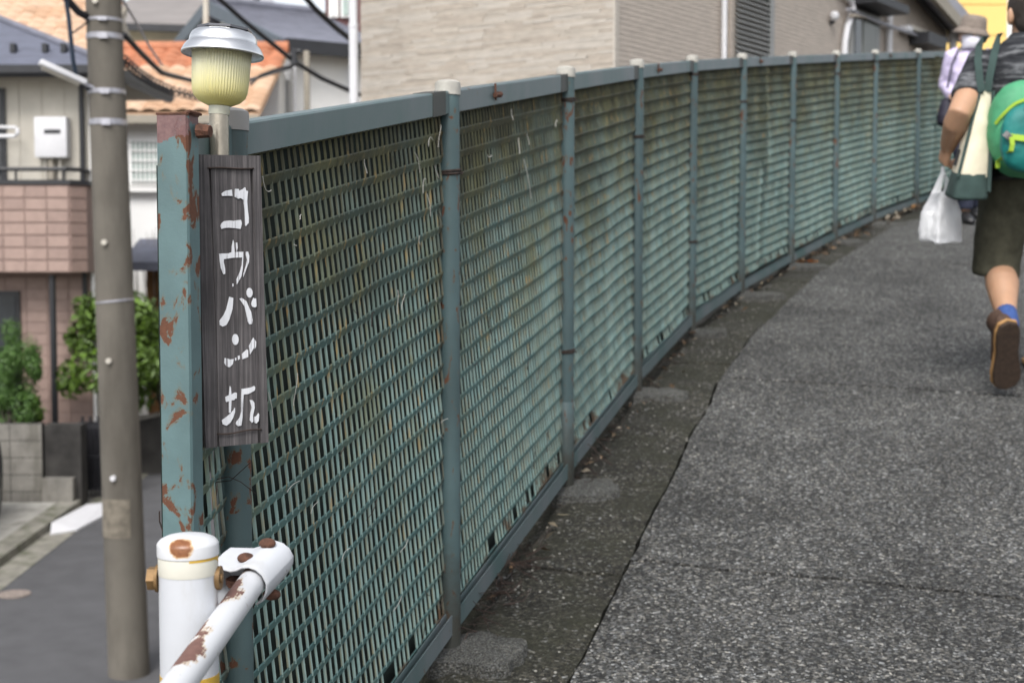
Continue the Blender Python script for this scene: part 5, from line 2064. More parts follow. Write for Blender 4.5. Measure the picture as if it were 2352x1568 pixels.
# ------------------------------------------------------------------ shrubs
def shrub(name, label, c, r, n_, leaf, m_, seed, trunk_r, base, elong=1.0, lobes=14):
    rr = random.Random(seed)
    t = thing(name, label, 'shrub', base)
    bm = B()
    cl = []
    for k in range(lobes):
        while True:
            q = V((rr.uniform(-1, 1), rr.uniform(-1, 1), rr.uniform(-1, 1)))
            if q.length < 1:
                break
        cl.append((V((q.x * r[0], q.y * r[1], q.z * r[2])) * .86, rr.uniform(.14, .40)))
    for k in range(n_):
        o_, s_ = rr.choice(cl)
        d_ = V((rr.gauss(0, 1), rr.gauss(0, 1), rr.gauss(0, 1))).normalized()
        p = c + o_ + V((d_.x * r[0], d_.y * r[1], d_.z * r[2])) * s_ * (rr.uniform(.55, 1.08))
        nrm = (d_ + V((rr.uniform(-.6, .6), rr.uniform(-.6, .6), rr.uniform(-.2, .9)))).normalized()
        a = nrm.orthogonal().normalized()
        a = (Matrix.Rotation(rr.uniform(0, 6.28), 3, nrm) @ a)
        b = nrm.cross(a)
        L_ = leaf * rr.uniform(.45, 1.45)
        ww = L_ * .42 * elong
        v = [bm.verts.new(x) for x in (p - a * L_, p - b * ww + nrm * .1 * L_, p + a * L_ - nrm * .15 * L_, p + b * ww + nrm * .1 * L_)]
        bm.faces.new(v)
    add('crown', bm, m_, t)
    bm = B()
    tube(bm, [V(base), V(base).lerp(c, .5) + V((.05, 0, 0)), c], [trunk_r, trunk_r * .8, trunk_r * .4], 8)
    for k in range(5):
        o_, s_ = cl[k]
        tube(bm, [V(base).lerp(c, .6), c + o_ * .8], [trunk_r * .4, trunk_r * .12], 6)
    add('trunk', bm, M['bark'], t, smooth=True)
YS = 17.9
c = at(14, 868, YS)
shrub('clipped_shrub', 'dense pointed green conifer shrub behind the block wall at far left', c, (.47, .40, .74), 11000, .026, M['leafdark'], 3, .05, (c.x, YS, ground_z(YS)), .8, 22)
c = at(70, 935, YS + .1)
shrub('small_shrub', 'small loose green shrub at the foot of the conifer beside the block wall', c, (.2, .2, .26), 900, .04, M['leafbright'], 8, .02, (c.x, YS + .1, ground_z(YS)), 1, 10)
c = at(250, 800, 18.6)
shrub('leafy_shrub', 'broad leafy yellow green shrub growing behind the concrete pole', c, (.74, .5, .90), 6000, .058, M['leafbright'], 5, .06, (c.x, 18.6, ground_z(18.6)), 1.1, 26)
c = at(350, 815, 19.2)
shrub('garden_shrub', 'green shrub above the dark garden wall right of the pole', c, (.5, .4, .72), 3600, .056, M['leafbright'], 6, .05, (c.x, 19.9, ground_z(19.9)), 1.1, 22)
c = at(345, 555, 23.5)
rr = random.Random(2)
bt_ = thing('bare_bush', 'sparse grey twiggy bush against the white wall right of the pole', 'bush', (c.x, 23.5, ground_z(23.5)))
bm = B()
root = V((c.x, 23.5, ground_z(23.5)))
for k in range(26):
    e = c + V((rr.uniform(-.35, .35), rr.uniform(-.2, .2), rr.uniform(-.15, .28)))
    mid = root.lerp(e, .6) + V((rr.uniform(-.08, .08), 0, 0))
    tube(bm, [root, mid, e], [.012, .008, .003], 4)
add('twig_mass', bm, mat('grey_twig', (0.24, 0.22, 0.2), .9), bt_, kind='stuff')

# ------------------------------------------------------------------ small litter on the path
def leaf(label, u, v, L_, wd, rot, m_, curl=.3):
    p = hit(u, v, path_z)
    bm = B()
    rows = []
    for k in range(7):
        q = k / 6
        hw = wd * math.sin(math.pi * (q * .9 + .05)) ** .8
        z = curl * L_ * (q - .5) ** 2
        rows.append([V((-hw, L_ * (q - .5), z + hw * .4)), V((0, L_ * (q - .5), z)), V((hw, L_ * (q - .5), z + hw * .3))])
    vs = [[bm.verts.new(Matrix.Rotation(rot, 3, 'Z') @ x + p + V((0, 0, .003))) for x in r] for r in rows]
    for a, b in zip(vs, vs[1:]):
        for j in range(2):
            bm.faces.new((a[j], a[j + 1], b[j + 1], b[j]))
    o = add('dead_leaf', bm, m_, smooth='all', origin=p)
    tag(o, label, 'leaf', 'dead leaves on the path')
lf1 = mat('pale_leaf', (0.36, 0.31, 0.2), .8, var=.2)
lf2 = mat('orange_leaf', (0.50, 0.19, 0.02), .8, var=.4, vs=40)
lf3 = mat('brown_leaf', (0.17, 0.085, 0.045), .8, var=.4, vs=40)
leaf('pale narrow leaf on the mossy strip beside the second fence bay', 1293, 1185, .034, .005, 1.4, lf1)
for k, (u, v) in enumerate(((1838, 607), (1852, 604), (1866, 606))):
    leaf(('orange fallen leaf nearest the base of the seventh tube post', 'orange fallen leaf in the middle of three by the seventh post', 'orange fallen leaf farthest out on the path by the seventh post')[k], u, v, .09, .03, k * 1.1, lf2, .6)
for k, (u, v) in enumerate(((1108, 1262), (1120, 1254), (1096, 1272))):
    leaf(('curled brown leaf under the bottom rail of the second bay', 'upper curled brown leaf against the bottom rail', 'lower curled brown leaf against the bottom rail')[k], u, v, .02, .009, k * 1.3 + .4, lf3, 1.5)
bm = B()
rr = random.Random(77)
for k in range(420):
    Y = rr.uniform(1.9, 7)
    x = fx(Y) + rr.random() ** 1.5 * (1.2 if k % 3 == 0 else .5) + .03
    r_ = rr.uniform(.0012, .0042)
    bmesh.ops.create_icosphere(bm, subdivisions=1, radius=r_, matrix=Matrix.Translation((x, Y, path_z(Y) + r_ * .4)) @ Matrix.Diagonal((1, 1.3, .7, 1)))
add('grit', bm, mat('pale_grit', (0.30, 0.29, 0.26), .9, var=.4, vs=80), kind='stuff')

# leaf litter and crumbs along the foot of the fence farther up
bm = B()
rr = random.Random(101)
for k in range(700):
    Y = 2.6 + 9.5 * rr.random()
    far = max(0, (Y - 5) / 6)
    if rr.random() > .25 + .45 * far:
        continue
    x = fx(Y) + .01 + abs(rr.gauss(0, .035 + .03 * far))
    s_ = rr.uniform(.006, .020) * (1 + .8 * far)
    R_ = Euler((rr.uniform(-.7, .7), rr.uniform(-.7, .7), rr.uniform(0, 6.3))).to_matrix()
    c = V((x, Y, path_z(Y) + .006 + rr.random() * .012 * (1 + far)))
    pts = [c + R_ @ V(q) * s_ for q in ((-1, 0, 0), (-.2, -.45, .15), (1, 0, -.1), (.1, .5, .2))]
    bm.faces.new([bm.verts.new(q) for q in pts])
def litter_mat():
    m, nt, b = start('leaf_litter_mix')
    oi = nt.nodes.new('ShaderNodeNewGeometry').outputs['Random Per Island']
    put(nt, b, 'Base Color', ramp(nt, oi, [(0.0, (0.03, 0.022, 0.015)), (0.45, (0.10, 0.06, 0.03)), (0.7, (0.16, 0.13, 0.09)), (0.9, (0.30, 0.27, 0.22)), (1.0, (0.30, 0.13, 0.02))]))
    put(nt, b, 'Roughness', .9)
    return m
add('leaf_litter', bm, litter_mat(), kind='stuff')

# ------------------------------------------------------------------ people
def skin_mat(name, c):
    m, nt, b = start(name)
    n = noise_(nt, coords(nt), 18, 4)
    put(nt, b, 'Base Color', mixc(nt, n, tuple(x * .82 for x in c), tuple(min(1, x * 1.15) for x in c)))
    put(nt, b, 'Roughness', 0.5)
    put(nt, b, 'Subsurface Weight', 0.12)
    b.inputs['Subsurface Radius'].default_value = (0.5, 0.2, 0.1)
    b.inputs['Subsurface Scale'].default_value = 0.01
    return m
M['skin'] = skin_mat('tanned_skin', (0.43, 0.25, 0.155))
M['skin2'] = skin_mat('pale_skin', (0.5, 0.32, 0.23))
def shirt_mat():
    m, nt, b = start('streaked_charcoal_jersey')
    n = noise_(nt, coords(nt, (7, 7, 46)), 1.0, 4, 0.55, 0.6)
    n2 = noise_(nt, coords(nt, (30, 30, 170)), 1.0, 3)
    k = math_(nt, 'ADD', n, math_(nt, 'MULTIPLY', math_(nt, 'SUBTRACT', n2, .5), .35))
    put(nt, b, 'Base Color', ramp(nt, k, [(0.38, (0.016, 0.017, 0.021)), (0.54, (0.04, 0.042, 0.047)), (0.66, (0.15, 0.155, 0.165)), (0.8, (0.24, 0.24, 0.25))]))
    put(nt, b, 'Roughness', 0.9)
    put(nt, b, 'Specular IOR Level', 0.2)
    return m
M['shirt'] = shirt_mat()
M['shorts'] = mat('dark_olive_cotton', (0.062, 0.060, 0.042), 0.9, var=0.25, vs=30, bmp=0.3, bs_=25, spec=.2)
M['hair'] = mat('short_dark_hair', (0.030, 0.022, 0.017), 0.75, var=0.5, vs=220, bmp=0.6, bs_=420)
M['sock'] = mat('blue_knit', (0.035, 0.075, 0.23), 0.9, var=0.15, vs=90)
M['sole'] = mat('dark_brown_rubber', (0.040, 0.024, 0.015), 0.85, var=0.3, vs=60, bmp=0.4, bs_=90)
M['welt'] = mat('tan_welt', (0.36, 0.20, 0.075), 0.75, var=0.15, vs=30)
M['shoe'] = mat('brown_canvas', (0.06, 0.032, 0.02), 0.8, var=0.2, vs=60)
M['canvas'] = mat('cream_canvas', (0.66, 0.60, 0.46), 0.9, var=0.10, vs=12, bmp=0.5, bs_=22)
M['greencanvas'] = mat('dark_green_canvas', (0.030, 0.055, 0.050), 0.9, var=0.2, vs=14, bmp=.3, bs_=25)
M['packgreen'] = mat('light_green_nylon', (0.060, 0.29, 0.14), 0.65, var=0.2, vs=9, bmp=.35, bs_=26)
M['packteal'] = mat('teal_nylon', (0.006, 0.165, 0.150), 0.6, var=0.25, vs=9, bmp=.4, bs_=24)
M['lime'] = mat('lime_webbing', (0.33, 0.50, 0.04), 0.7, var=0.1)
M['lavender'] = mat('lavender_cotton', (0.55, 0.49, 0.68), 0.85, var=0.10, vs=12, bmp=.5, bs_=16)
M['mask'] = mat('white_mask_fabric', (0.62, 0.61, 0.68), 0.8, var=0.05)
M['hat'] = mat('taupe_hat_fabric', (0.20, 0.165, 0.14), 0.95, var=0.15, vs=30)
M['navy'] = mat('navy_trousers', (0.012, 0.016, 0.035), 0.85, var=0.2)
M['navybag'] = mat('dark_violet_bag', (0.022, 0.020, 0.035), 0.7, var=0.2)
def poly_mat():
    m, nt, b = start('thin_white_polythene')
    put(nt, b, 'Base Color', (0.80, 0.81, 0.83))
    put(nt, b, 'Roughness', 0.35)
    tr = nt.nodes.new('ShaderNodeBsdfTranslucent')
    tr.inputs[0].default_value = (0.85, 0.86, 0.88, 1)
    tp = nt.nodes.new('ShaderNodeBsdfTransparent')
    m1 = nt.nodes.new('ShaderNodeMixShader')
    m1.inputs[0].default_value = 0.35
    m2 = nt.nodes.new('ShaderNodeMixShader')
    m2.inputs[0].default_value = 0.30
    nt.links.new(b.outputs[0], m1.inputs[1])
    nt.links.new(tr.outputs[0], m1.inputs[2])
    nt.links.new(m1.outputs[0], m2.inputs[1])
    nt.links.new(tp.outputs[0], m2.inputs[2])
    nt.links.new(m2.outputs[0], nt.nodes['Material Output'].inputs[0])
    put(nt, b, 'Normal', bump(nt, noise_(nt, coords(nt, (1, 1, .3)), 40, 3), .5, .01))
    return m
M['poly'] = poly_mat()
tex = bpy.data.textures.new('folds', 'CLOUDS')
tex.noise_scale = 0.09
tex2 = bpy.data.textures.new('small_folds', 'CLOUDS')
tex2.noise_scale = 0.035

def soft(o, voxel=.008, it=6, fold=0.0, tx=None, fac=.5):
    r = o.modifiers.new('join', 'REMESH')
    r.mode = 'VOXEL'
    r.voxel_size = voxel
    r.use_smooth_shade = True
    s = o.modifiers.new('soften', 'SMOOTH')
    s.factor = fac
    s.iterations = it
    if fold:
        d = o.modifiers.new('folds', 'DISPLACE')
        d.texture = tx or tex
        d.strength = fold * 1.35
        d.mid_level = .5
        d.texture_coords = 'GLOBAL'
    return o

def hand(bm, wrist, knuckle, palm_n, thumb_side, curl=.9, sc=1.0):
    """fist-like relaxed hand: palm, four curled fingers and a thumb. palm_n points out of the palm."""
    wrist, knuckle = V(wrist), V(knuckle)
    d = (knuckle - wrist).normalized()
    palm_n = (V(palm_n) - d * V(palm_n).dot(d)).normalized()
    s = d.cross(palm_n).normalized()
    if s.dot(V(thumb_side)) < 0:
        s = -s
    limb(bm, [wrist - d * .03 * sc, wrist, wrist.lerp(knuckle, .5), knuckle], [(.026 * sc, .020 * sc), (.027 * sc, .019 * sc), (.038 * sc, .016 * sc), (.040 * sc, .014 * sc)], side=s)
    for k, (off, ln, r) in enumerate(((.030, .92, .0090), (.010, 1.05, .0095), (-.010, .98, .0090), (-.029, .78, .0078))):
        p0 = knuckle + s * off * sc - d * .012 * sc
        pts = [p0]
        a = .15
        dd = d
        for seg, L_ in enumerate((.042, .028, .022)):
            a += curl * (.75 if seg == 0 else .85)
            dd = d * math.cos(a) + palm_n * math.sin(a)
            pts.append(pts[-1] + dd * (L_ * ln * sc))
        limb(bm, pts, [r * sc, r * .97 * sc, r * .9 * sc, r * .72 * sc], n=10, side=s)
    t0 = wrist.lerp(knuckle, .3) + s * .026 * sc
    limb(bm, [t0 - s * .012 * sc, t0 + s * .016 * sc + d * .018 * sc + palm_n * .006 * sc, t0 + s * .016 * sc + d * .045 * sc + palm_n * .020 * sc, t0 + s * .004 * sc + d * .062 * sc + palm_n * .034 * sc],
         [.015 * sc, .0125 * sc, .0105 * sc, .008 * sc], n=10, side=palm_n)

# ---- man walking up the path, seen from behind
toe = hit(2306, 909, path_z)
mx = at(2368, 300, 5.22).x
def mirror(p, dy=0.0, dz=0.0):
    return V((2 * mx - p.x, p.y + dy, p.z + dz))
man = thing('person', 'person seen from behind in streaked charcoal t-shirt, dark olive shorts and blue socks', 'person', (mx, 5.25, path_z(5.25)))
hc = at(2368, 30, 5.2)
shL, elL, wrL = at(2260, 146, 5.2), at(2203, 262, 5.02), at(2176, 340, 5.17)
knL = at(2166, 374, 5.20)
hipL, kneL, ankL = at(2322, 372, 5.22), at(2292, 606, 5.29), at(2314, 742, 5.035)
sR = mirror(shL)
elR, wrR = sR + V((.05, .03, -.29)), sR + V((.06, .20, -.47))
knR = wrR + V((.005, .05, -.06))
hipR = mirror(hipL)
kneR = hipR + V((.06, .13, -.37))
ankR = V((kneR.x + .03, kneR.y + .03, path_z(kneR.y + .03) + .09))
pel, chest, nb = V((mx, 5.22, hipL.z + .03)), at(2368, 175, 5.2), at(2368, 84, 5.2)
bm = B()
limb(bm, [pel - V((0, 0, .08)), pel, at(2368, 300, 5.22), chest, at(2368, 120, 5.2), at(2368, 96, 5.2)], [(.14, .10), (.155, .11), (.14, .10), (.165, .115), (.14, .09), (.06, .06)], 20)
limb(bm, [nb - V((0, 0, .03)), nb + V((0, .004, .02)), hc + V((0, .0, -.05))], [(.075, .07), (.058, .060), (.060, .066)], 18)
ball(bm, hc + V((0, 0, .014)), .075, .094, .108)
ball(bm, hc + V((0, .03, -.055)), .056, .065, .065)
ball(bm, hc + V((0, .095, -.022)), .012, .022, .026)
for sx in (-1, 1):
    ball(bm, hc + V((sx * .078, -.008, -.016)), .010, .021, .034, Matrix.Rotation(.25 * sx, 3, 'Z'))
    ball(bm, hc + V((sx * .084, -.016, -.010)), .007, .012, .026)
    ball(bm, hc + V((sx * .03, .086, -.004)), .02, .012, .012)
ball(bm, hc + V((0, .09, -.065)), .026, .014, .009)
for (a, b, c) in ((shL, elL, wrL), (sR, elR, wrR)):
    limb(bm, [a, a.lerp(b, .3), a.lerp(b, .75), b, b.lerp(c, .25), b.lerp(c, .7), c], [.052, .051, .046, .041, .045, .035, .027], 16)
hand(bm, wrL, knL, (.9, .2, -.2), (0, 1, 0), 1.05)
hand(bm, wrR, knR, (-.9, .2, 0), (0, 1, 0), .7)
for (a, b, c) in ((hipL, kneL, ankL), (hipR, kneR, ankR)):
    ab, bc = (b - a), (c - b)
    back = V((0, -1, 0))
    limb(bm, [a, a.lerp(b, .4), a.lerp(b, .85), b, b.lerp(c, .15), b.lerp(c, .36) + back * .012, b.lerp(c, .65), b.lerp(c, .9), c], [(.080, .080), (.070, .070), (.056, .058), (.055, .058), (.054, .058), (.059, .063), (.046, .048), (.034, .038), (.033, .038)], 18)
soft(add('body', bm, M['skin'], man), .006, 5)
# hair: cap of short hair over the back of the head
bm = B()
ball(bm, hc + V((0, -.006, .024)), .081, .098, .110, seg=24)
ball(bm, hc + V((0, -.035, -.035)), .066, .058, .062, seg=20)
hr = soft(add('hair', bm, M['hair'], man), .007, 3, .006, tex2)
for sx in (-1, 1):
    bm = B()
    ball(bm, hc + V((sx * .029, .091, -.004)), .0115, seg=12)
    add('eye', bm, M['cap'], man, smooth='all')
# t-shirt
bm = B()
limb(bm, [at(2368, 408, 5.215), at(2368, 380, 5.215), at(2368, 310, 5.215), at(2368, 220, 5.2), at(2368, 160, 5.2), at(2368, 125, 5.2), at(2368, 100, 5.2), at(2368, 82, 5.2), at(2368, 74, 5.2)],
     [(.178, .128), (.180, .130), (.172, .124), (.176, .128), (.176, .126), (.158, .108), (.112, .088), (.078, .076), (.067, .068)], 26)
for (a, b) in ((shL, elL), (sR, elR)):
    d_ = (b - a).normalized()
    limb(bm, [a + V(((mx - a.x) * .35, 0, .005)), a, a.lerp(b, .35), a.lerp(b, .66), a.lerp(b, .70)], [.066, .062, .062, .061, .059], 18)
sh_o = soft(add('t_shirt', bm, M['shirt'], man), .008, 6, .016)
# shorts
bm = B()
limb(bm, [at(2368, 396, 5.215), at(2368, 420, 5.215), at(2368, 450, 5.22), at(2368, 480, 5.22)], [(.170, .125), (.176, .130), (.178, .128), (.15, .11)], 24)
limb(bm, [at(2322, 400, 5.225), at(2314, 455, 5.235), at(2302, 520, 5.26), at(2290, 590, 5.28), at(2284, 634, 5.285)], [(.10, .118), (.098, .116), (.091, .110), (.085, .102), (.082, .100)], 22)
hemR = hipR.lerp(kneR, .93)
limb(bm, [hipR + V((0, 0, -.03)), hipR.lerp(kneR, .3), hipR.lerp(kneR, .65), hemR], [(.10, .115), (.096, .108), (.088, .098), (.080, .090)], 22)
soft(add('shorts', bm, M['shorts'], man), .008, 5, .014)
bm = B()
lathe(bm, [(.176, -.014), (.183, -.010), (.183, .010), (.176, .014)], (mx, 5.215, at(2368, 408, 5.215).z), Matrix.Diagonal((1, .73, 1)), n=40)
add('belt', bm, M['black'], man, smooth=True)
# socks
bm = B()
limb(bm, [kneL.lerp(ankL, .80), kneL.lerp(ankL, .9), ankL, ankL + V((0, .015, -.05))], [(.037, .040), (.038, .042), (.039, .045), (.042, .045)], 18)
add('sock', bm, M['sock'], man, smooth='all')
bm = B()
limb(bm, [kneR.lerp(ankR, .72), kneR.lerp(ankR, .9), ankR, ankR + V((0, .02, -.04))], [(.039, .042), (.038, .042), (.040, .045), (.042, .045)], 18)
add('sock', bm, M['sock'], man, smooth='all')
# shoes: sole outline extruded, upper lofted over it
SOLE = [(-.028, .0), (-.036, .03), (-.037, .07), (-.034, .11), (-.040, .16), (-.046, .20), (-.044, .235), (-.030, .258), (.0, .268), (.026, .258), (.040, .232), (.043, .195), (.038, .15), (.034, .11), (.036, .07), (.035, .03), (.026, .0), (.0, -.012)]
SOLE = [(x * 1.16, y) for x, y in SOLE]
def shoe(heel, along_, down, side):
    """heel: centre of the heel on the sole surface; along_: heel to toe; down: out of the sole"""
    along_, down, side = V(along_).normalized(), V(down).normalized(), V(side).normalized()
    root = None
    bm = B()
    prism(bm, [heel + side * x + along_ * y for x, y in SOLE], -down * .016)
    es = [e for e in bm.edges]
    so = add('sole', bm, M['sole'], man)
    bv = so.modifiers.new('round', 'BEVEL'); bv.width = .004; bv.segments = 2
    bm = B()
    prism(bm, [heel + side * (x * 1.06) + along_ * (y * 1.02 - .003) - down * .0155 for x, y in SOLE], -down * .014)
    we = add('welt', bm, M['welt'], man)
    bv = we.modifiers.new('round', 'BEVEL'); bv.width = .003; bv.segments = 2
    bm = B()
    c = heel - down * .028
    pts = [c + along_ * -.004 - down * .012, c + along_ * .02 - down * .022, c + along_ * .08 - down * .026, c + along_ * .15 - down * .016, c + along_ * .22 - down * .008, c + along_ * .262 - down * .0]
    limb(bm, pts, [(.024, .030), (.036, .042), (.038, .044), (.043, .034), (.040, .022), (.016, .010)], 18, side=side)
    limb(bm, [c + along_ * .035 - down * .02, c + along_ * .038 - down * .062, c + along_ * .036 - down * .085], [(.036, .045), (.038, .046), (.040, .047)], 18, side=side)
    soft(add('shoe_upper', bm, M['shoe'], man), .006, 4)
hl = at(2318, 748, 4.96)
tl = V((toe.x, toe.y - .02, toe.z + .006))
al = (tl - hl).normalized()
dn = V((0.04, -1, 0)); dn = (dn - al * dn.dot(al)).normalized()
shoe(hl + al * .0, al, dn, al.cross(dn))
fr = V((ankR.x, ankR.y - .045, path_z(ankR.y - .045) + .003))
alr = V((0, 1, .155)).normalized()
shoe(fr, alr, V((0, .155, -1)), V((1, 0, 0)))

# backpack
def block_ball(bm, c, rx, ry, rz, e=.78):
    for v in bmesh.ops.create_uvsphere(bm, u_segments=32, v_segments=20, radius=1.0)['verts']:
        q = V([math.copysign(abs(x) ** e, x) for x in v.co])
        v.co = V(c) + V((q.x * rx * .97, q.y * ry * .97, q.z * rz * .97))
bc = at(2370, 292, 4.985)
pk_ = thing('backpack', 'bright green and teal backpack with lime straps low on the walking person\'s back', 'backpack', bc)
bm = B()
block_ball(bm, bc + V((0, .02, 0)), .150, .085, .168)
block_ball(bm, bc + V((0, .05, -.02)), .140, .06, .160)
soft(add('pack_body', bm, M['packgreen'], pk_), .008, 5, .010)
bm = B()
block_ball(bm, bc + V((.012, -.066, -.042)), .150, .050, .132)
po = soft(add('front_pocket', bm, M['packteal'], pk_), .007, 5, .012)
def on_pack(u, v, out=.0):
    """front surface of the pocket ellipsoid seen at u, v"""
    p = at(u, v, 4.93)
    c = bc + V((.012, -.066, -.042))
    q = 1 - ((p.x - c.x) / .150) ** 2 - ((p.z - c.z) / .132) ** 2
    c1 = bc + V((0, .02, 0))
    q1 = 1 - ((p.x - c1.x) / .150) ** 2 - ((p.z - c1.z) / .168) ** 2
    y = c1.y
    if q1 > 0:
        y = c1.y - .085 * q1 ** .35
    if q > 0:
        y = min(y, c.y - .050 * q ** .3)
    return V((p.x, y - out, p.z))
def strap(name, uv, wd, m_, parent, out=.006):
    bm = B()
    P = [on_pack(u, v, out) for u, v in uv]
    prev = None
    for i, p in enumerate(P):
        t = (P[min(i + 1, len(P) - 1)] - P[max(i - 1, 0)]).normalized()
        s = t.cross(V((0, 1, 0))).normalized() * wd / 2
        cur = [bm.verts.new(x) for x in (p - s, p + s, p + s + V((0, .003, 0)), p - s + V((0, .003, 0)))]
        if prev:
            for j in range(4):
                bm.faces.new((prev[j], prev[(j + 1) % 4], cur[(j + 1) % 4], cur[j]))
        prev = cur
    add(name, bm, m_, parent)
strap('zip_piping', [(2291, 284), (2298, 272), (2308, 260), (2320, 247), (2333, 237), (2350, 230), (2375, 226)], .010, M['lime'], pk_, .009)
strap('compression_strap', [(2306, 317), (2320, 319), (2340, 322), (2365, 326), (2400, 330)], .020, M['lime'], pk_, .010)
strap('strap_tail', [(2309, 318), (2311, 335), (2309, 350), (2306, 368), (2305, 384)], .016, M['lime'], pk_, .016)
strap('dark_buckle', [(2296, 308), (2302, 314), (2308, 320)], .022, M['black'], pk_, .012)
strap('dark_buckle', [(2344, 246), (2354, 252), (2366, 262)], .024, M['black'], pk_, .012)
for sx in (-1, 1):
    bm = B()
    tube(bm, [V((mx + sx * .10, 5.07, bc.z - .14)), V((mx + sx * .12, 5.08, bc.z - .16)), V((mx + sx * .185, 5.18, bc.z - .16)), V((mx + sx * .19, 5.24, bc.z - .158))], .014, 8)
    add('hip_strap', bm, M['black'], pk_, smooth=True)

# tote bag hanging from the left shoulder
tb = thing('tote_bag', 'cream canvas tote bag with dark green base hanging from the walking person\'s left shoulder', 'bag', at(2225, 460, 5.06))
def lerp3(a, b, q):
    return a.lerp(b, q)
top = [at(2246, 200, 5.10), at(2252, 206, 5.045), at(2280, 208, 5.06), at(2272, 196, 5.20)]
bot = [at(2166, 452, 5.17), at(2186, 466, 4.98), at(2268, 468, 5.00), at(2270, 445, 5.19)]
def tote_ring(q, grow=0.0):
    r = [lerp3(a, b, q) for a, b in zip(top, bot)]
    c = sum(r, V((0, 0, 0))) / 4
    out = []
    for i in range(4):
        a, b = r[i], r[(i + 1) % 4]
        for k in range(4):
            p = a.lerp(b, k / 4)
            bulge = math.sin(k / 4 * math.pi) * .012 * math.sin(math.pi * min(1, q * 1.1))
            dv = (p - c); dv.z = 0
            if dv.length > 1e-6:
                p = p + dv.normalized() * (bulge + grow)
            p = p + V((0, 0, .005 * noise.noise(p * 9)))
            out.append(p)
    return out
def tote_part(name, q0, q1, m_, n_, cap0, cap1, grow=0.0):
    bm = B()
    rings = [[bm.verts.new(p) for p in tote_ring(q0 + (q1 - q0) * k / n_, grow)] for k in range(n_ + 1)]
    skin(bm, rings, cap=False)
    if cap1:
        bm.faces.new(rings[-1])
    o = add(name, bm, m_, tb, smooth=True)
    s_ = o.modifiers.new('sub', 'SUBSURF'); s_.levels = 1; s_.render_levels = 2
    d_ = o.modifiers.new('folds', 'DISPLACE'); d_.texture = tex; d_.strength = .014; d_.texture_coords = 'GLOBAL'
    return o
tote_part('canvas_body', 0.0, .77, M['canvas'], 8, False, False)
tote_part('green_base', .745, 1.0, M['greencanvas'], 4, False, True, .003)
bm = B()
tube(bm, [tote_ring(q, .003)[4] for q in [k / 10 * .77 for k in range(11)]], .006, 6)
add('corner_trim', bm, M['greencanvas'], tb, smooth=True)
bm = B()
tube(bm, [tote_ring(q, .003)[8] for q in [k / 10 * .9 for k in range(11)]], .008, 6)
add('corner_trim', bm, M['greencanvas'], tb, smooth=True)
bm = B()
p = tote_ring(.62, .005)
obox(bm, p[2].lerp(p[3], .3), V((.003, -.004, 0)), V((0, .006, .0)), V((.008, 0, .028)))
add('label_tab', bm, M['black'], tb)
for pts in ([(2254, 212, 5.035), (2250, 180, 5.04), (2246, 140, 5.075), (2248, 108, 5.115), (2256, 92, 5.17), (2266, 90, 5.25)], [(2268, 212, 5.05), (2272, 180, 5.05), (2280, 140, 5.06), (2287, 108, 5.09), (2293, 86, 5.15), (2298, 82, 5.25)]):
    bm = B()
    P = [at(*p) for p in pts]
    prev = None
    for i, p in enumerate(P):
        t = (P[min(i + 1, len(P) - 1)] - P[max(i - 1, 0)]).normalized()
        s = t.cross(V((.25, 1, 0.3))).normalized() * .0125
        nn = t.cross(s).normalized() * .003
        cur = [bm.verts.new(x) for x in (p - s, p + s, p + s + nn, p - s + nn)]
        if prev:
            for j in range(4):
                bm.faces.new((prev[j], prev[(j + 1) % 4], cur[(j + 1) % 4], cur[j]))
        prev = cur
    add('shoulder_strap', bm, M['greencanvas'], tb, smooth=True)

# plastic carrier bag in the left hand
pbag = thing('plastic_bag', 'white translucent plastic carrier bag held in the walking person\'s left hand', 'bag', at(2160, 556, 5.19))
lev = [(553, 2108, 2208), (549, 2104, 2211), (535, 2104, 2212), (512, 2108, 2212), (490, 2115, 2210), (470, 2124, 2204), (452, 2133, 2194), (440, 2139, 2184)]
bm = B()
rings = []
for i, (v, ul, ur) in enumerate(lev):
    q = i / (len(lev) - 1)
    P = [at(ul, v - 2, 5.21), at(2154 + 8 * q, v + 8 * (1 - q), 5.09 + .09 * q), at(ur, v + 5 * (1 - q), 5.17 + .03 * q), at((ul + ur) / 2 + 8, v - 3, 5.30 - .07 * q)]
    ring = []
    for m_ in range(4):
        a, b = P[m_], P[(m_ + 1) % 4]
        for k in range(6):
            p = a.lerp(b, k / 6)
            ring.append(bm.verts.new(p + V((.003 * noise.noise(p * 31), .010 * noise.noise(p * 23), .006 * noise.noise(p * 27 + V((3, 1, 2)))))))
    rings.append(ring)
skin(bm, rings, cap=False)
bm.faces.new(rings[0])
bb_ = add('bag_body', bm, M['poly'], pbag, smooth='all')
s_ = bb_.modifiers.new('sub', 'SUBSURF'); s_.levels = 1; s_.render_levels = 2
d_ = bb_.modifiers.new('crinkle', 'DISPLACE'); d_.texture = tex2; d_.strength = .016; d_.texture_coords = 'GLOBAL'
for P in ([(2139, 2160, 443, 5.16), (2146, 2163, 428, 5.17), (2153, 2166, 412, 5.18), (2160, 2169, 398, 5.19), (2162, 2168, 382, 5.20)],
          [(2164, 2185, 446, 5.22), (2169, 2182, 430, 5.215), (2168, 2178, 412, 5.21), (2165, 2172, 398, 5.205), (2163, 2169, 383, 5.20)]):
    bm = B()
    prev = None
    for ul, ur, v, y in P:
        a, b = at(ul, v, y), at(ur, v, y - .012)
        m_ = (a + b) / 2 + V((0, -.008, 0))
        cur = [bm.verts.new(x) for x in (a, m_, b)]
        if prev:
            for j_ in range(2):
                bm.faces.new((prev[j_], prev[j_ + 1], cur[j_ + 1], cur[j_]))
        prev = cur
    add('bag_handle', bm, M['poly'], pbag, smooth=True)
bm = B()
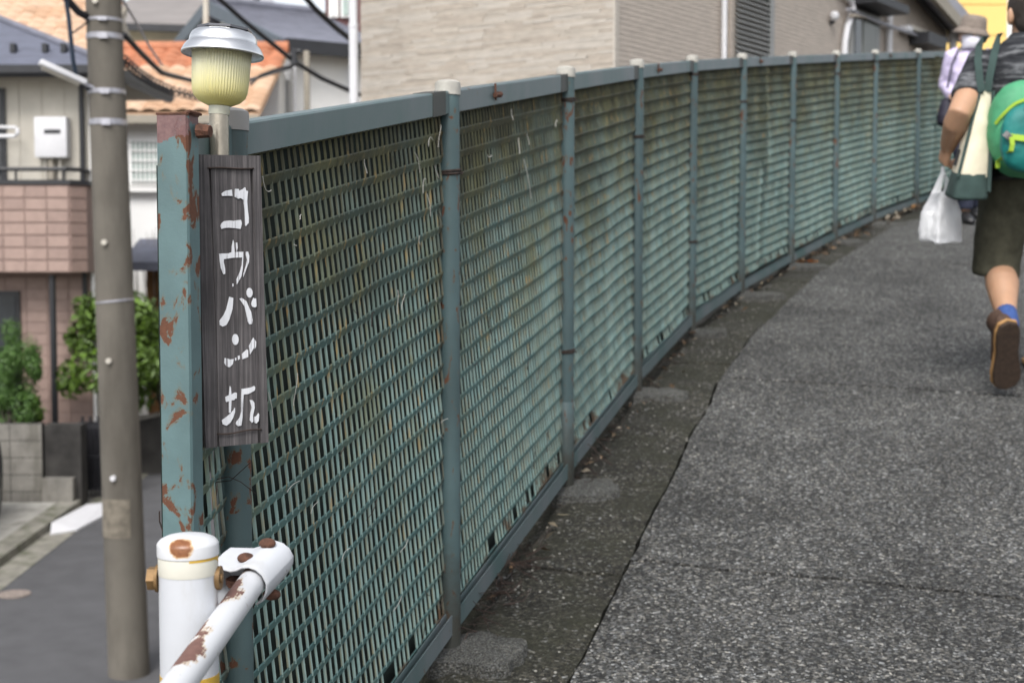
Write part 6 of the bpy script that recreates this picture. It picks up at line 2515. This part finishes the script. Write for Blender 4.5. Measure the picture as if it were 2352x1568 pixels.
q_ = at(2133, 545, 5.185)
obox(bm, q_ + V((.013, .01, .05)), V((.016, -.022, 0)), V((.016, .016, 0)), V((0, 0, .044)), .006)
tag(add('food_carton', bm, M['purewhite'], smooth=True, origin=q_), 'white carton standing inside the plastic carrier bag', 'carton')
bm = B()
q_ = at(2183, 548, 5.2)
obox(bm, q_ + V((-.002, .012, .040)), V((.027, .014, 0)), V((-.014, .022, 0)), V((0, 0, .034)), .005)
tag(add('food_tray', bm, M['greycap'], smooth=True, origin=q_), 'grey boxed tray inside the right half of the plastic carrier bag', 'tray')

# ---- woman with bucket hat coming down the path
WYY = 10.2
wxx = at(2228, 300, WYY).x
wzz = path_z(WYY)
wo = thing('person', 'person in taupe bucket hat, white mask and lavender shirt walking down the path', 'person', (wxx, WYY, wzz))
hd = at(2229, 82, WYY)
def wa(u, v, dy=0.0):
    return at(u, v, WYY + dy)
bm = B()
wpel = V((wxx, WYY, wzz + .76))
limb(bm, [wpel - V((0, 0, .06)), wpel, wa(2228, 215), wa(2228, 160), wa(2228, 128), wa(2228, 115)], [(.12, .09), (.14, .10), (.12, .09), (.14, .10), (.11, .07), (.05, .05)], 18)
limb(bm, [wa(2228, 124), hd - V((0, 0, .06))], [(.05, .05), (.048, .055)], 16)
ball(bm, hd, .070, .088, .10)
ball(bm, hd + V((0, -.03, -.055)), .05, .055, .055)
ball(bm, hd + V((-.004, -.092, -.018)), .011, .018, .022)
for sx in (-1, 1):
    ball(bm, hd + V((sx * .072, .005, -.015)), .008, .018, .028)
wsh = wa(2186, 130)
wel = wa(2172, 196, .06)
wwr = wa(2190, 226, -.10)
for a, b, c in ((wsh, wel, wwr), (V((2 * wxx - wsh.x, wsh.y, wsh.z)), V((2 * wxx - wel.x, wel.y, wel.z)), V((2 * wxx - wwr.x, wwr.y, wwr.z)))):
    limb(bm, [a, a.lerp(b, .5), b, b.lerp(c, .5), c], [.046, .042, .036, .034, .026], 14)
hand(bm, wwr, wwr + V((.035, -.045, -.045)), (.5, .6, -.3), (0, 0, 1), .8, .9)
wR_ = V((2 * wxx - wwr.x, wwr.y, wwr.z))
hand(bm, wR_, wR_ + V((-.035, -.045, -.045)), (-.5, .6, -.3), (0, 0, 1), .8, .9)
legs = []
for sx, dy in ((-1, -.16), (1, .16)):
    h_ = wpel + V((sx * .075, 0, -.03))
    an = V((h_.x + sx * .0, WYY + dy, path_z(WYY + dy) + .075))
    kn = h_.lerp(an, .5) + V((0, -.05, 0))
    legs.append((h_, kn, an))
    limb(bm, [h_, h_.lerp(kn, .5), kn, kn.lerp(an, .4), an], [.078, .066, .052, .05, .034], 14)
soft(add('body', bm, M['skin2'], wo), .007, 4)
for sx in (-1, 1):
    bm = B()
    ball(bm, hd + V((sx * .027, -.080, .004)), .011, seg=12)
    add('eye', bm, M['black'], wo, smooth='all')
bm = B()
ball(bm, hd + V((0, .022, .012)), .076, .08, .098, seg=20)
soft(add('hair', bm, M['hair'], wo), .008, 3)
# mask
bm = B()
rows = []
for k in range(7):
    q = k / 6
    z = hd.z - .105 + .10 * q
    row = []
    for j in range(11):
        a = math.radians(-80 + 160 * j / 10)
        r = .074 + .022 * math.cos(a) ** 2 * math.sin(q * math.pi * .9 + .25)
        row.append(bm.verts.new(V((hd.x + r * math.sin(a) * .98, hd.y - .012 - (r + .008) * math.cos(a), z))))
    rows.append(row)
for a, b in zip(rows, rows[1:]):
    for j in range(10):
        bm.faces.new((a[j], a[j + 1], b[j + 1], b[j]))
mk = add('face_mask', bm, M['mask'], wo, smooth='all')
s_ = mk.modifiers.new('thick', 'SOLIDIFY'); s_.thickness = .004
# bucket hat, tipped down to the right
hcen = wa(2238, 66)
hcen = V((hcen.x - .012, hd.y + .0, hcen.z))
ht = Matrix.Rotation(math.radians(9), 3, 'Y') @ Matrix.Rotation(math.radians(8), 3, 'X')
bm = B()
lathe(bm, [(.128, -.046), (.133, -.044), (.118, -.024), (.098, -.002), (.093, .012), (.090, .045), (.083, .075), (.070, .088), (.03, .094), (.001, .094)], hcen, ht, n=36, rmod=lambda k, r, z: 1 + .025 * math.sin(k * .9) * (1 if r > .1 else .3))
hh_ = add('bucket_hat', bm, M['hat'], wo, smooth='all')
bm = B()
lathe(bm, [(.0935, .004), (.0955, .006), (.0945, .020), (.0925, .022)], hcen, ht, n=36)
add('hat_band', bm, M['hat'], hh_, smooth='all')
# lavender shirt
bm = B()
limb(bm, [wpel + V((0, 0, -.04)), wpel + V((0, 0, .05)), wa(2228, 215), wa(2228, 165), wa(2228, 132), wa(2228, 120), wa(2228, 113)], [(.165, .125), (.16, .12), (.148, .112), (.158, .115), (.135, .092), (.075, .066), (.06, .06)], 22)
for a, b, c in ((wsh, wel, wwr), (V((2 * wxx - wsh.x, wsh.y, wsh.z)), V((2 * wxx - wel.x, wel.y, wel.z)), V((2 * wxx - wwr.x, wwr.y, wwr.z)))):
    limb(bm, [a + V(((wxx - a.x) * .3, 0, .005)), a, a.lerp(b, .5), b, b.lerp(c, .5), b.lerp(c, .86)], [.06, .060, .056, .052, .047, .040], 16)
soft(add('shirt', bm, M['lavender'], wo), .009, 5, .02)
bm = B()
for h_, kn, an in legs:
    limb(bm, [h_ + V((0, 0, .05)), h_, kn, kn.lerp(an, .6), an + V((0, 0, .01))], [(.095, .10), (.09, .095), (.068, .07), (.06, .062), (.056, .06)], 16)
soft(add('trousers', bm, M['navy'], wo), .009, 5, .012)
for h_, kn, an in legs:
    bm = B()
    gz0 = path_z(an.y - .05)
    limb(bm, [V((an.x, an.y + .06, gz0 + .04)), V((an.x, an.y, gz0 + .045)), V((an.x, an.y - .08, gz0 + .022)), V((an.x, an.y - .16, gz0 + .008))], [(.030, .035), (.036, .045), (.042, .032), (.025, .018)], 14)
    add('shoe', bm, M['black'], wo, smooth='all')
wb = thing('shoulder_bag', 'dark violet shoulder bag hanging at the lavender shirted person\'s side', 'bag', wa(2172, 290, -.02))
bm = B()
limb(bm, [wa(2178, 228, -.02), wa(2174, 245, -.02), wa(2170, 268, -.02), wa(2168, 284, -.02), wa(2170, 290, -.02)], [(.035, .04), (.05, .06), (.056, .07), (.045, .06), (.02, .03)], 18)
soft(add('bag_body', bm, M['navybag'], wb), .008, 4, .008)
bm = B()
tube(bm, [wa(2180, 230, -.03), wa(2176, 200, -.06), wa(2186, 150, -.09), wa(2200, 116, -.06), wa(2206, 110, .02)], .007, 8)
add('bag_strap', bm, M['navybag'], wb, smooth=True)
